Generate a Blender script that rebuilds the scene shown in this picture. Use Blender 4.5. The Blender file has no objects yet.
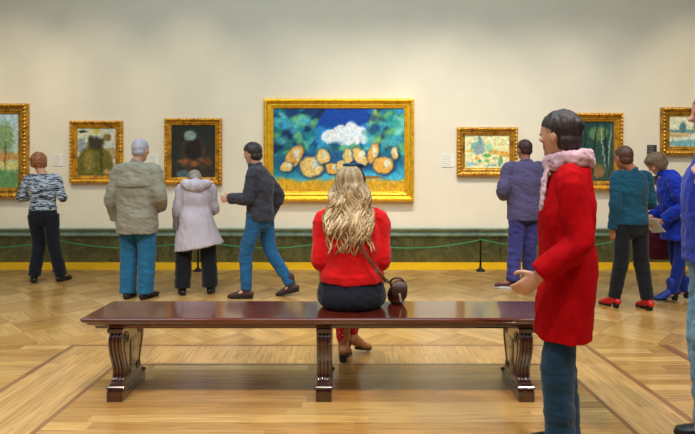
import bpy, bmesh, math, random
from mathutils import Vector, Matrix, noise
random.seed(7)
PI = math.pi
S = bpy.context.scene
COL = S.collection
V = Vector
F = 540.0          # focal length in pixels of a 695 px wide frame
EYE = 1.30
WALL = 8.07
def fx(px, d): return (px - 347.5) * d / F
def fz(py, d): return EYE - (py - 175.0) * d / F

# ------------------------------------------------------------------ helpers
def tag(o, label=None, cat=None, group=None, kind=None):
    if label: o['label'] = label
    if cat: o['category'] = cat
    if group: o['group'] = group
    if kind: o['kind'] = kind
    return o
def empty(name, loc, rz=0):
    o = bpy.data.objects.new(name, None); COL.objects.link(o)
    o.location = loc; o.rotation_euler = (0, 0, rz); o.empty_display_size = .1
    return o
def link(name, me, mats, parent=None, smooth=True):
    o = bpy.data.objects.new(name, me); COL.objects.link(o)
    if not isinstance(mats, (list, tuple)): mats = [mats]
    me.materials.clear()
    for m in mats: me.materials.append(m)
    if smooth: me.polygons.foreach_set('use_smooth', [True] * len(me.polygons))
    if parent: o.parent = parent
    return o
def obj(name, bm, mats, parent=None, smooth=False):
    me = bpy.data.meshes.new(name); bm.normal_update(); bm.to_mesh(me); bm.free()
    return link(name, me, mats, parent, smooth)
def box(bm, c, s, bev=0.0, rot=None, mi=0):
    r = bmesh.ops.create_cube(bm, size=1.0)
    vs = r['verts']
    for v in vs: v.co = V((v.co.x * s[0], v.co.y * s[1], v.co.z * s[2]))
    if bev > 0:
        es = list({e for v in vs for e in v.link_edges})
        rr = bmesh.ops.bevel(bm, geom=es, offset=bev, segments=2, affect='EDGES', profile=.6)
        vs = list({v for f in rr['faces'] for v in f.verts} | {v for v in vs if v.is_valid})
    for v in vs:
        if rot: v.co = rot @ v.co
        v.co = v.co + V(c)
    for f in {f for v in vs for f in v.link_faces}: f.material_index = mi
    return vs
def cr(a, b, c, d, t):
    return 0.5 * ((2 * b) + (c - a) * t + (2 * a - 5 * b + 4 * c - d) * t * t + (3 * b - a - 3 * c + d) * t ** 3)
def spline(pts, rads, sub):
    n = len(pts); P = []; R = []
    for i in range(n - 1):
        a = pts[max(i - 1, 0)]; b = pts[i]; c = pts[i + 1]; d = pts[min(i + 2, n - 1)]
        ra = rads[max(i - 1, 0)]; rb = rads[i]; rc = rads[i + 1]; rd = rads[min(i + 2, n - 1)]
        for k in range(sub):
            t = k / sub
            P.append(cr(a, b, c, d, t))
            R.append(tuple(max(.0008, cr(ra[j], rb[j], rc[j], rd[j], t)) for j in (0, 1)))
    P.append(pts[-1]); R.append(rads[-1])
    return P, R
def tube(bm, pts, rads, side=(1, 0, 0), n=16, sub=4, round_=True, M=None, mi=0, layer=None, col=None):
    pts = [V(p) for p in pts]
    rads = [(r, r) if not isinstance(r, (tuple, list)) else tuple(r) for r in rads]
    if sub > 1: pts, rads = spline(pts, rads, sub)
    if round_:
        t0 = (pts[0] - pts[1]).normalized(); t1 = (pts[-1] - pts[-2]).normalized()
        h0 = min(rads[0]) * .8; h1 = min(rads[-1]) * .8
        pre = []; post = []
        for a in (80, 55, 28):
            ca, sa = math.cos(math.radians(a)), math.sin(math.radians(a))
            pre.append((pts[0] + t0 * h0 * sa, (rads[0][0] * ca, rads[0][1] * ca)))
            post.append((pts[-1] + t1 * h1 * sa, (rads[-1][0] * ca, rads[-1][1] * ca)))
        post.reverse()
        P = [p for p, r in pre] + pts + [p for p, r in post]
        R = [r for p, r in pre] + rads + [r for p, r in post]
        pts, rads = P, R
    rings = []; sv = V(side).normalized()
    for i, p in enumerate(pts):
        a = pts[max(i - 1, 0)]; b = pts[min(i + 1, len(pts) - 1)]
        t = (b - a)
        t = t.normalized() if t.length > 1e-9 else V((0, 0, 1))
        s = sv - t * sv.dot(t)
        s = s.normalized() if s.length > 1e-4 else t.orthogonal().normalized()
        f = t.cross(s)
        ring = []
        for k in range(n):
            an = 2 * PI * k / n
            q = p + s * (math.cos(an) * rads[i][0]) + f * (math.sin(an) * rads[i][1])
            if M: q = M @ q
            ring.append(bm.verts.new(q))
        rings.append(ring)
    fs = []
    for i in range(len(rings) - 1):
        for k in range(n):
            fs.append(bm.faces.new((rings[i][k], rings[i][(k + 1) % n], rings[i + 1][(k + 1) % n], rings[i + 1][k])))
    fs.append(bm.faces.new(list(reversed(rings[0])))); fs.append(bm.faces.new(rings[-1]))
    for f in fs:
        f.material_index = mi
        if layer is not None:
            for l in f.loops: l[layer] = col
    return rings
def ball(bm, c, r, M=None, rot=None, seg=20, mi=0):
    rr = bmesh.ops.create_uvsphere(bm, u_segments=seg, v_segments=max(8, seg * 2 // 3), radius=1)
    for v in rr['verts']:
        q = V((v.co.x * r[0], v.co.y * r[1], v.co.z * r[2]))
        if rot: q = rot @ q
        q = q + V(c)
        v.co = M @ q if M else q
    for f in {f for v in rr['verts'] for f in v.link_faces}: f.material_index = mi
def lathe(bm, prof, c=(0, 0, 0), n=24, mi=0):
    rings = []
    for r, z in prof:
        rings.append([bm.verts.new((c[0] + r * math.cos(2 * PI * k / n), c[1] + r * math.sin(2 * PI * k / n), c[2] + z)) for k in range(n)])
    for i in range(len(rings) - 1):
        for k in range(n):
            f = bm.faces.new((rings[i][k], rings[i][(k + 1) % n], rings[i + 1][(k + 1) % n], rings[i + 1][k])); f.material_index = mi
    bm.faces.new(list(reversed(rings[0]))); bm.faces.new(rings[-1])
def remesh(name, bm, mat, parent, voxel=.01, sm=4, disp=None, smf=.5):
    bmesh.ops.recalc_face_normals(bm, faces=bm.faces)
    me = bpy.data.meshes.new(name + '_raw'); bm.to_mesh(me); bm.free()
    t = bpy.data.objects.new('raw', me); COL.objects.link(t)
    m = t.modifiers.new('r', 'REMESH'); m.mode = 'VOXEL'; m.voxel_size = voxel; m.adaptivity = 0
    if sm:
        m2 = t.modifiers.new('s', 'SMOOTH'); m2.iterations = sm; m2.factor = smf
    dg = bpy.context.evaluated_depsgraph_get(); dg.update()
    out = bpy.data.meshes.new_from_object(t.evaluated_get(dg))
    bpy.data.objects.remove(t); bpy.data.meshes.remove(me)
    out.name = name
    if disp:
        ns = [v.normal.copy() for v in out.vertices]
        for v, nn in zip(out.vertices, ns): v.co += nn * disp(v.co)
    return link(name, out, mat, parent, True)

# ------------------------------------------------------------------ materials
def srgb(r, g, b):
    f = lambda c: (c / 255 / 12.92) if c / 255 <= .04045 else ((c / 255 + .055) / 1.055) ** 2.4
    return (f(r), f(g), f(b), 1)
def newmat(name):
    m = bpy.data.materials.new(name); m.use_nodes = True
    nt = m.node_tree; b = nt.nodes['Principled BSDF']
    return m, nt, b
def N(nt, typ, **kw):
    n = nt.nodes.new(typ)
    for k, v in kw.items():
        if k in n.inputs.keys() if hasattr(n.inputs, 'keys') else False: n.inputs[k].default_value = v
        else: setattr(n, k, v)
    return n
def ramp(nt, stops):
    r = nt.nodes.new('ShaderNodeValToRGB'); cr_ = r.color_ramp
    while len(cr_.elements) > 1: cr_.elements.remove(cr_.elements[-1])
    cr_.elements[0].position = stops[0][0]; cr_.elements[0].color = stops[0][1]
    for p, c in stops[1:]:
        e = cr_.elements.new(p); e.color = c
    return r
def simple(name, c, rough=.6, scale=40, var=.12, bump=.0, metal=0, coat=0, stretch=(1, 1, 1), sheen=0, spec=.5, bscale=None):
    m, nt, b = newmat(name)
    tc = N(nt, 'ShaderNodeTexCoord'); mp = N(nt, 'ShaderNodeMapping'); mp.inputs['Scale'].default_value = stretch
    nt.links.new(tc.outputs['Object'], mp.inputs[0])
    n = N(nt, 'ShaderNodeTexNoise'); n.inputs['Scale'].default_value = scale; n.inputs['Detail'].default_value = 4
    nt.links.new(mp.outputs[0], n.inputs['Vector'])
    c = srgb(*c)
    r = ramp(nt, [(.3, tuple(x * (1 - var) for x in c[:3]) + (1,)), (.7, tuple(min(1, x * (1 + var)) for x in c[:3]) + (1,))])
    nt.links.new(n.outputs['Fac'], r.inputs[0]); nt.links.new(r.outputs[0], b.inputs['Base Color'])
    b.inputs['Roughness'].default_value = rough; b.inputs['Metallic'].default_value = metal
    b.inputs['Coat Weight'].default_value = coat; b.inputs['Sheen Weight'].default_value = sheen
    b.inputs['Specular IOR Level'].default_value = spec
    if bump:
        n2 = n
        if bscale:
            n2 = N(nt, 'ShaderNodeTexNoise'); n2.inputs['Scale'].default_value = bscale; nt.links.new(mp.outputs[0], n2.inputs['Vector'])
        bp = N(nt, 'ShaderNodeBump'); bp.inputs['Strength'].default_value = bump; bp.inputs['Distance'].default_value = .01
        nt.links.new(n2.outputs['Fac'], bp.inputs['Height']); nt.links.new(bp.outputs[0], b.inputs['Normal'])
    return m
def fabric(name, c, **k):
    k.setdefault('rough', .85); k.setdefault('scale', 14); k.setdefault('var', .18); k.setdefault('bump', .12); k.setdefault('bscale', 260); k.setdefault('sheen', .15); k.setdefault('spec', .25)
    return simple(name, c, **k)
def hairmat(name, a, b_, attr=False):
    m, nt, b = newmat(name)
    tc = N(nt, 'ShaderNodeTexCoord'); mp = N(nt, 'ShaderNodeMapping'); mp.inputs['Scale'].default_value = (60, 60, 7)
    nt.links.new(tc.outputs['Object'], mp.inputs[0])
    n = N(nt, 'ShaderNodeTexNoise'); n.inputs['Scale'].default_value = 1.6; n.inputs['Detail'].default_value = 5
    nt.links.new(mp.outputs[0], n.inputs['Vector'])
    r = ramp(nt, [(.3, srgb(*a)), (.7, srgb(*b_))]); nt.links.new(n.outputs['Fac'], r.inputs[0])
    if attr:
        at = N(nt, 'ShaderNodeAttribute'); at.attribute_name = 'Col'
        mx = N(nt, 'ShaderNodeMix', data_type='RGBA'); mx.inputs[0].default_value = .65
        nt.links.new(r.outputs[0], mx.inputs[6]); nt.links.new(at.outputs['Color'], mx.inputs[7]); nt.links.new(mx.outputs[2], b.inputs['Base Color'])
    else: nt.links.new(r.outputs[0], b.inputs['Base Color'])
    bp = N(nt, 'ShaderNodeBump'); bp.inputs['Strength'].default_value = .5; bp.inputs['Distance'].default_value = .01
    nt.links.new(n.outputs['Fac'], bp.inputs['Height']); nt.links.new(bp.outputs[0], b.inputs['Normal'])
    b.inputs['Roughness'].default_value = .5
    return m
def attrmat(name, rough=.6, bump=0, spec=.3):
    m, nt, b = newmat(name)
    at = N(nt, 'ShaderNodeAttribute'); at.attribute_name = 'Col'
    nt.links.new(at.outputs['Color'], b.inputs['Base Color']); b.inputs['Roughness'].default_value = rough
    b.inputs['Specular IOR Level'].default_value = spec
    if bump:
        tc = N(nt, 'ShaderNodeTexCoord'); n2 = N(nt, 'ShaderNodeTexNoise'); n2.inputs['Scale'].default_value = 60
        nt.links.new(tc.outputs['Object'], n2.inputs['Vector'])
        bp = N(nt, 'ShaderNodeBump'); bp.inputs['Strength'].default_value = bump; bp.inputs['Distance'].default_value = .01
        nt.links.new(n2.outputs['Fac'], bp.inputs['Height']); nt.links.new(bp.outputs[0], b.inputs['Normal'])
    return m

M_wall = simple('wall_paint', (232, 222, 202), rough=.85, scale=3, var=.02, bump=.05, bscale=200, spec=.15)
M_side = simple('side_wall_paint', (150, 158, 156), rough=.9, scale=3, var=.02)
M_ceil = simple('ceiling_plaster', (176, 190, 198), rough=.9, scale=3, var=.02)
M_black = simple('black_metal', (22, 22, 24), rough=.35, metal=.6)
M_steel = simple('dull_steel', (150, 148, 142), rough=.3, metal=.9)
M_rope = simple('green_rope', (52, 128, 72), rough=.7, scale=200, var=.3)

def gold(name, c, dark):
    m, nt, b = newmat(name)
    tc = N(nt, 'ShaderNodeTexCoord'); n = N(nt, 'ShaderNodeTexNoise'); n.inputs['Scale'].default_value = 14; n.inputs['Detail'].default_value = 3
    nt.links.new(tc.outputs['Object'], n.inputs['Vector'])
    r = ramp(nt, [(.25, srgb(*dark)), (.55, srgb(*c))]); nt.links.new(n.outputs['Fac'], r.inputs[0])
    nt.links.new(r.outputs[0], b.inputs['Base Color'])
    b.inputs['Metallic'].default_value = .55; b.inputs['Roughness'].default_value = .38
    return m
G_bright = gold('bright_gilt', (250, 196, 44), (224, 156, 24))
G_old = gold('aged_gilt', (205, 150, 50), (110, 70, 22))
G_mid = gold('warm_gilt', (222, 160, 45), (128, 82, 24))

def marble(name, a, b_, vein, rough=.18, scale=3.0):
    m, nt, b = newmat(name)
    tc = N(nt, 'ShaderNodeTexCoord'); n = N(nt, 'ShaderNodeTexNoise'); n.inputs['Scale'].default_value = scale; n.inputs['Detail'].default_value = 9; n.inputs['Roughness'].default_value = .7; n.inputs['Distortion'].default_value = 1.2
    nt.links.new(tc.outputs['Object'], n.inputs['Vector'])
    r = ramp(nt, [(.3, srgb(*a)), (.65, srgb(*b_)), (.8, srgb(*vein))]); nt.links.new(n.outputs['Fac'], r.inputs[0])
    vo = N(nt, 'ShaderNodeTexNoise'); vo.inputs['Scale'].default_value = scale * 2; vo.inputs['Distortion'].default_value = 2.5; vo.inputs['Detail'].default_value = 3
    nt.links.new(tc.outputs['Object'], vo.inputs['Vector'])
    rv = ramp(nt, [(.485, (0, 0, 0, 1)), (.5, (1, 1, 1, 1)), (.515, (0, 0, 0, 1))]); nt.links.new(vo.outputs['Fac'], rv.inputs[0])
    mx = N(nt, 'ShaderNodeMix', data_type='RGBA'); mu = N(nt, 'ShaderNodeMath', operation='MULTIPLY'); mu.inputs[1].default_value = .35
    nt.links.new(rv.outputs[0], mu.inputs[0]); nt.links.new(mu.outputs[0], mx.inputs[0]); nt.links.new(r.outputs[0], mx.inputs[6]); mx.inputs[7].default_value = srgb(*vein)
    nt.links.new(mx.outputs[2], b.inputs['Base Color']); b.inputs['Roughness'].default_value = rough
    return m
M_marble = marble('dark_green_marble', (34, 42, 28), (86, 86, 54), (140, 140, 100))
M_marble2 = marble('grey_green_marble', (74, 96, 84), (120, 138, 122), (170, 182, 165), rough=.12)

# wood for floor planks: UV along the grain, Col per plank
def plankmat():
    m, nt, b = newmat('oak_parquet')
    uv = N(nt, 'ShaderNodeUVMap'); mp = N(nt, 'ShaderNodeMapping'); mp.inputs['Scale'].default_value = (1.6, 26, 1)
    nt.links.new(uv.outputs[0], mp.inputs[0])
    n = N(nt, 'ShaderNodeTexNoise'); n.inputs['Scale'].default_value = 2.2; n.inputs['Detail'].default_value = 7; n.inputs['Distortion'].default_value = .6
    nt.links.new(mp.outputs[0], n.inputs['Vector'])
    r = ramp(nt, [(.28, (.66, .61, .52, 1)), (.5, (.95, .95, .95, 1)), (.75, (1.18, 1.18, 1.15, 1))]); nt.links.new(n.outputs['Fac'], r.inputs[0])
    at = N(nt, 'ShaderNodeAttribute'); at.attribute_name = 'Col'
    mx = N(nt, 'ShaderNodeMix', data_type='RGBA', blend_type='MULTIPLY'); mx.inputs[0].default_value = 1
    nt.links.new(at.outputs['Color'], mx.inputs[6]); nt.links.new(r.outputs[0], mx.inputs[7]); nt.links.new(mx.outputs[2], b.inputs['Base Color'])
    bp = N(nt, 'ShaderNodeBump'); bp.inputs['Strength'].default_value = .08; bp.inputs['Distance'].default_value = .004
    nt.links.new(n.outputs['Fac'], bp.inputs['Height']); nt.links.new(bp.outputs[0], b.inputs['Normal'])
    b.inputs['Roughness'].default_value = .24; b.inputs['Specular IOR Level'].default_value = .6
    b.inputs['Coat Weight'].default_value = .25; b.inputs['Coat Roughness'].default_value = .18
    return m
M_plank = plankmat()
def mahog(name='mahogany', a=(52, 16, 12), b_=(104, 34, 20), axis=0):
    m, nt, b = newmat(name)
    tc = N(nt, 'ShaderNodeTexCoord'); mp = N(nt, 'ShaderNodeMapping')
    sc = [30, 30, 30]; sc[axis] = 1.2; mp.inputs['Scale'].default_value = sc
    nt.links.new(tc.outputs['Object'], mp.inputs[0])
    n = N(nt, 'ShaderNodeTexNoise'); n.inputs['Scale'].default_value = 1.2; n.inputs['Detail'].default_value = 6; n.inputs['Distortion'].default_value = .5
    nt.links.new(mp.outputs[0], n.inputs['Vector'])
    r = ramp(nt, [(.3, srgb(*a)), (.7, srgb(*b_))]); nt.links.new(n.outputs['Fac'], r.inputs[0]); nt.links.new(r.outputs[0], b.inputs['Base Color'])
    b.inputs['Roughness'].default_value = .22; b.inputs['Coat Weight'].default_value = .9; b.inputs['Coat Roughness'].default_value = .08; b.inputs['Coat IOR'].default_value = 1.7
    return m
M_mah = mahog(); M_mahv = mahog('mahogany_upright', (36, 13, 10), (78, 27, 16), 2)

# ------------------------------------------------------------------ room shell
XL, XR, YB, CEIL = -8.5, 8.5, -6.0, 6.2
def plane_box(name, c, s, m, **k):
    bm = bmesh.new(); box(bm, c, s); o = obj(name, bm, m); tag(o, kind='structure'); return o
plane_box('wall_back', ((XL + XR) / 2, WALL + .1, CEIL / 2), (XR - XL + .4, .2, CEIL), M_wall)
plane_box('wall_left', (XL - .1, (YB + WALL) / 2, CEIL / 2), (.2, WALL - YB, CEIL), M_side)
plane_box('wall_right', (XR + .1, (YB + WALL) / 2, CEIL / 2), (.2, WALL - YB, CEIL), M_side)
plane_box('wall_front', ((XL + XR) / 2, YB - .1, CEIL / 2), (XR - XL + .4, .2, CEIL), M_side)
plane_box('ceiling', ((XL + XR) / 2, (YB + WALL) / 2, CEIL + .1), (XR - XL + .4, WALL - YB + .4, .2), M_ceil)

# floor: one mesh of planks
FB = 7.40        # start of the straight border by the wall
def build_floor():
    bm = bmesh.new(); uvl = bm.loops.layers.uv.new('UVMap'); cl = bm.loops.layers.float_color.new('Col')
    base = [(198, 150, 86), (188, 139, 76), (208, 162, 98), (180, 130, 68), (202, 156, 90), (192, 146, 86)]
    def quad(pts, tone=None, uvs=None):
        vs = [bm.verts.new((p[0], p[1], 0)) for p in pts]
        try: f = bm.faces.new(vs)
        except Exception: return
        c = srgb(*(tone or random.choice(base))); k = random.uniform(.88, 1.1)
        c = (c[0] * k, c[1] * k, c[2] * k, 1)
        off = random.uniform(0, 50)
        d = (V(pts[1]) - V(pts[0])).normalized(); e = V((-d.y, d.x))
        for l in f.loops:
            q = l.vert.co.xy
            l[uvl].uv = (q.dot(d) + off, q.dot(e) + off * 1.7); l[cl] = c
    def clip(poly, x0, x1, y0, y1):
        def cut(P, ins, inter):
            out = []
            for i in range(len(P)):
                a, b = P[i], P[(i + 1) % len(P)]
                if ins(a): out.append(a)
                if ins(a) != ins(b): out.append(inter(a, b))
            return out
        ix = lambda X: (lambda a, b: (X, a[1] + (b[1] - a[1]) * (X - a[0]) / (b[0] - a[0])))
        iy = lambda Y: (lambda a, b: (a[0] + (b[0] - a[0]) * (Y - a[1]) / (b[1] - a[1]), Y))
        for ins, it in ((lambda p: p[0] >= x0, ix(x0)), (lambda p: p[0] <= x1, ix(x1)), (lambda p: p[1] >= y0, iy(y0)), (lambda p: p[1] <= y1, iy(y1))):
            poly = cut(poly, ins, it)
            if len(poly) < 3: return None
        return poly
    def along_x(x0, x1, y0, y1, w=.075, L=1.1, tone=None):
        y = y0; i = 0
        while y < y1 - 1e-4:
            yy = min(y + w, y1); x = x0 - random.uniform(0, L)
            while x < x1:
                e = x + L * random.uniform(.8, 1.2)
                a, b = max(x, x0), min(e, x1); x = e
                if b - a > .005: quad([(a, y), (b, y), (b, yy), (a, yy)], tone)
            y = yy
    def along_y(x0, x1, y0, y1, w=.075, L=1.0, tone=None):
        x = x0
        while x < x1 - 1e-4:
            xx = min(x + w, x1); y = y0 - random.uniform(0, L)
            while y < y1:
                e = y + L * random.uniform(.8, 1.2)
                a, b = max(y, y0), min(e, y1); y = e
                if b - a > .005: quad([(xx, a), (xx, b), (x, b), (x, a)], tone)
            x = xx
    def diag(x0, x1, y0, y1, s=.42, n=5):
        c = math.cos(PI / 4)
        R = lambda u, v: ((u - v) * c, (u + v) * c)
        m = int(24 / s)
        for i in range(-m, m):
            for j in range(-m, m):
                cx_, cy_ = R((i + .5) * s, (j + .5) * s)
                if cx_ < x0 - s or cx_ > x1 + s or cy_ < y0 - s or cy_ > y1 + s: continue
                tone = [(204, 158, 92), (188, 140, 76)][(i + j) % 2]
                for k in range(n):
                    a, b = k * s / n, (k + 1) * s / n
                    if (i + j) % 2: q = [R(i * s, j * s + a), R((i + 1) * s, j * s + a), R((i + 1) * s, j * s + b), R(i * s, j * s + b)]
                    else: q = [R(i * s + a, (j + 1) * s), R(i * s + a, j * s), R(i * s + b, j * s), R(i * s + b, (j + 1) * s)]
                    p = clip(q, x0, x1, y0, y1)
                    if p: quad(p if len(p) >= 3 else q, tone)
    # transverse field and its border, then the diagonal parquet around it
    xi0, xi1, xo0, xo1, yi, yo = -1.60, 1.47, -2.07, 1.80, 3.72, 4.10
    yb = YB
    dk = (150, 104, 62)
    along_x(xi0 + .03, xi1 - .03, yb, yi - .03, .085, 1.3)
    along_y(xi0, xi0 + .03, yb, yi, .03, 1.2, dk); along_y(xi1 - .03, xi1, yb, yi, .03, 1.2, dk); along_x(xi0 + .03, xi1 - .03, yi - .03, yi, .03, 1.2, dk)
    along_y(xo0, xi0, yb, yi, .078, 1.4, (204, 158, 98)); along_y(xi1, xo1, yb, yi, .0825, 1.4, (206, 160, 100))
    along_y(xo0, xo1, yi, yo, .09, .38, (198, 152, 92))
    along_x(xo0, xo1, yo, yo + .04, .04, 1.2, dk)
    along_x(XL, xo0 - .04, yb, 4.14, .085, .9); along_y(xo0 - .04, xo0, yb, yo + .04, .04, 1.2, dk)
    along_y(xo1, xo1 + .04, yb, yo + .04, .04, 1.2, dk)
    along_x(xo1 + .04, 2.38, yb, 4.14, .085, .9); along_y(2.38, 2.46, yb, 4.14, .04, 1.2, dk); along_x(2.46, XR, yb, 4.14, .085, .9)
    diag(XL, XR, 4.14, FB)
    o = obj('floor', bm, M_plank); tag(o, kind='structure')
    bm = bmesh.new(); box(bm, (0, (YB + WALL) / 2, -.06), (XR - XL, WALL - YB, .10)); 
    s = obj('floor_slab', bm, M_side, o)
build_floor()
M_border = simple('yellow_oak', (252, 186, 14), rough=.3, scale=6, var=.12, stretch=(1, 14, 14), coat=.2)
bm = bmesh.new()
for k in range(5):
    w = (WALL - FB) / 5
    x = XL
    while x < XR:
        L = random.uniform(1.4, 2.2); b = min(XR, x + L)
        box(bm, ((x + b) / 2, FB + w * (k + .5), -.004), (b - x - .003, w - .003, .012)); x = b
tag(obj('trim_3', bm, M_border), kind='structure')

# marble dado along the wall: slabs, then moulded rail
bm = bmesh.new()
x = -7.9
xs = [XL]
j = fx(157, WALL)
while j > XL: j -= 1.28
j += 1.28
while j < XR: xs.append(j); j += 1.28 * 1.0
xs.append(XR)
for a, b in zip(xs, xs[1:]):
    box(bm, ((a + b) / 2, WALL - .02, .16), (b - a - .004, .04, .32), .002)
    box(bm, ((a + b) / 2 , WALL - .018, .355), (b - a - .004, .036, .065), .002)
tag(obj('baseboard_back', bm, M_marble), kind='structure')
def xprofile(bm, prof, x0, x1):
    a = [bm.verts.new((x0, y, z)) for y, z in prof]; b = [bm.verts.new((x1, y, z)) for y, z in prof]
    for i in range(len(prof)):
        k = (i + 1) % len(prof); bm.faces.new((a[i], a[k], b[k], b[i]))
    bm.faces.new(list(reversed(a))); bm.faces.new(b)
bm = bmesh.new()
prof = [(WALL, .385), (WALL - .045, .385), (WALL - .06, .395), (WALL - .062, .415), (WALL - .052, .425), (WALL - .04, .432), (WALL - .036, .455),
        (WALL - .045, .468), (WALL - .062, .478), (WALL - .07, .490), (WALL - .068, .500), (WALL - .04, .508), (WALL, .510)]
xprofile(bm, prof, XL, XR); bmesh.ops.recalc_face_normals(bm, faces=bm.faces)
tag(obj('trim_1', bm, M_marble2), kind='structure')
bm = bmesh.new()
for x in (XL + .02, XR - .02): box(bm, (x, (YB + WALL) / 2 - .04, .2), (.04, WALL - YB - .08, .4))
tag(obj('baseboard_sides', bm, M_marble), kind='structure')

# ceiling laylights: glass panels giving the cool daylight
M_lay, nt, b = newmat('laylight_glass')
b.inputs['Base Color'].default_value = (.8, .86, .95, 1); b.inputs['Emission Color'].default_value = (.82, .9, 1, 1); b.inputs['Emission Strength'].default_value = 1.6
lay = empty('laylight', (0, 1.5, CEIL - .03)); tag(lay, kind='structure'); lay.name = 'window_1'
for x in (-4.5, 0, 4.5):
    bm = bmesh.new(); box(bm, (x, 0, 0), (3.9, 8, .03)); obj('pane', bm, M_lay, lay)
    bm = bmesh.new()
    for q in range(5): box(bm, (x - 1.95 + .975 * q, 0, -.02), (.05, 8.05, .06))
    for q in range(6): box(bm, (x, -4 + 1.6 * q, -.02), (3.95, .05, .058))
    obj('glazing_bars', bm, M_ceil, lay)

# ------------------------------------------------------------------ lights
def area(loc, size, energy, color, rot=(0, 0, 0)):
    l = bpy.data.lights.new('area', 'AREA'); l.shape = 'RECTANGLE'; l.size, l.size_y = size; l.energy = energy; l.color = color
    o = bpy.data.objects.new('daylight', l); COL.objects.link(o); o.location = loc; o.rotation_euler = rot; return o
area((-.2, 3.2, CEIL - .12), (6.5, 4.5), 165, (.44, .82, 1.0))
def spot(loc, target, energy, size=48, blend=1, color=(1, .84, .60), r=.06):
    l = bpy.data.lights.new('track_spot', 'SPOT'); l.energy = energy; l.spot_size = math.radians(size); l.spot_blend = blend; l.color = color; l.shadow_soft_size = r
    o = bpy.data.objects.new('track_spotlight', l); COL.objects.link(o); o.location = loc
    o.rotation_euler = (V(target) - V(loc)).to_track_quat('-Z', 'Y').to_euler()
for px, e, cl_ in ((-60, 190, 0), (20, 230, 0), (95, 185, 0), (192, 185, 0), (290, 260, 1), (345, 300, 1), (400, 420, 1), (460, 520, 1), (540, 400, 1), (600, 280, 1), (690, 260, 0), (770, 220, 0)):
    x = fx(px, WALL); spot((x, WALL - 2.7, 5.9), (x, WALL, (1.85, 1.15)[cl_]), e * (1.42, .90)[cl_], size=(38, 44)[cl_], color=((1, .86, .60), (1, .93, .79))[cl_])
for x in (-3.4, 0.0, 3.0):
    spot((x, .6, 5.9), (x * .8, 3.6, .3), 620, 70, 1, (1, .88, .7), .15)
w = bpy.data.worlds.new('world'); S.world = w; w.use_nodes = True
w.node_tree.nodes['Background'].inputs[0].default_value = (.5, .55, .6, 1); w.node_tree.nodes['Background'].inputs[1].default_value = .3

# ------------------------------------------------------------------ pictures
def mix(a, b, t): t = max(0, min(1, t)); return tuple(a[i] + (b[i] - a[i]) * t for i in range(3))
def blob(u, v, cx, cy, rx, ry, soft=.35, ang=0):
    soft *= .55
    dx, dy = u - cx, v - cy
    if ang: c, s = math.cos(ang), math.sin(ang); dx, dy = dx * c + dy * s, -dx * s + dy * c
    d = math.sqrt((dx / rx) ** 2 + (dy / ry) ** 2)
    return max(0, min(1, (1 + soft - d) / (2 * soft))) if soft else float(d < 1)
def nz(u, v, s, k=0): return noise.noise(V((u * s, v * s, k)))
_r = random.Random(5); DABS = []
for _i in range(90):
    _u = _r.choice((_r.uniform(0, .32), _r.uniform(.72, 1), _r.uniform(0, 1)))
    if .36 < _u < .72: _v = _r.uniform(.46, .56)
    else: _v = _r.uniform(.42, 1)
    DABS.append((_u, _v, _r.uniform(.015, .05), _r.uniform(.02, .07), _r.uniform(-.8, .8), _r.choice(((20, 60, 110), (40, 140, 150), (90, 190, 190), (30, 110, 180), (110, 180, 110), (20, 90, 110), (60, 160, 200)))))
def art_blue(u, v):       # valley under a blue sky, warm boulders and ochre ground
    c = mix((20, 96, 190), (70, 180, 220), 1 - v + .2)
    c = mix(c, (18, 70, 160), blob(u, v, .5, .9, .3, .14))
    for q in ((.44, .66, .07, .09), (.52, .70, .07, .1), (.60, .72, .06, .12), (.67, .68, .06, .1), (.56, .62, .16, .06)): c = mix(c, (225, 236, 246), blob(u, v, *q, .25))
    c = mix(c, (110, 190, 160), blob(u, v, .55, .5, .22, .06))
    c = mix(c, (30, 110, 120), blob(u, v, .1, .62, .22, .45)); c = mix(c, (20, 52, 90), blob(u, v, .13, .72, .045, .5, .3, -.5)); c = mix(c, (18, 46, 84), blob(u, v, .28, .8, .03, .35, .3, -.45))
    c = mix(c, (120, 190, 120), blob(u, v, .2, .86, .07, .08)); c = mix(c, (90, 180, 190), blob(u, v, .06, .85, .05, .1))
    c = mix(c, (40, 130, 135), blob(u, v, .9, .65, .16, .4)); c = mix(c, (170, 205, 100), blob(u, v, .78, .78, .045, .24)); c = mix(c, (26, 58, 92), blob(u, v, .855, .68, .03, .4, .3, .15))
    c = mix(c, (120, 205, 190), blob(u, v, .95, .8, .05, .14))
    for q in DABS: c = mix(c, q[5], blob(u, v, q[0], q[1], q[2], q[3], .8, q[4]) * .75)
    c = mix(c, (34, 92, 140), blob(u, v, .5, .36, .5, .13))
    for q in ((.16, .42, .06, .14, .3, -.3), (.1, .3, .05, .06), (.29, .3, .09, .12), (.38, .42, .05, .09), (.45, .28, .05, .07), (.53, .3, .05, .09), (.57, .43, .035, .1), (.66, .42, .045, .11, .3, .3), (.76, .46, .04, .12, .3, -.2), (.84, .32, .08, .1), (.93, .46, .03, .08)):
        c = mix(c, (28, 60, 96), blob(u, v, q[0] + .006, q[1] - .01, q[2] * 1.16, q[3] * 1.16, .3, q[5] if len(q) > 5 else 0))
        k = (232, 196, 118) if nz(q[0], q[1], 9) > 0 else (226, 170, 80)
        c = mix(c, k, blob(u, v, q[0], q[1], q[2], q[3], .22, q[5] if len(q) > 5 else 0))
        c = mix(c, (214, 226, 214), blob(u, v, q[0] + q[2] * .35, q[1] + q[3] * .2, q[2] * .35, q[3] * .55, .4) * .8)
    c = mix(c, (222, 168, 44), max(0, min(1, (.17 + .04 * nz(u, 0, 7) - v) * 18)))
    c = mix(c, (150, 100, 40), blob(u, v, .72, .17, .12, .02))
    return c
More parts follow.
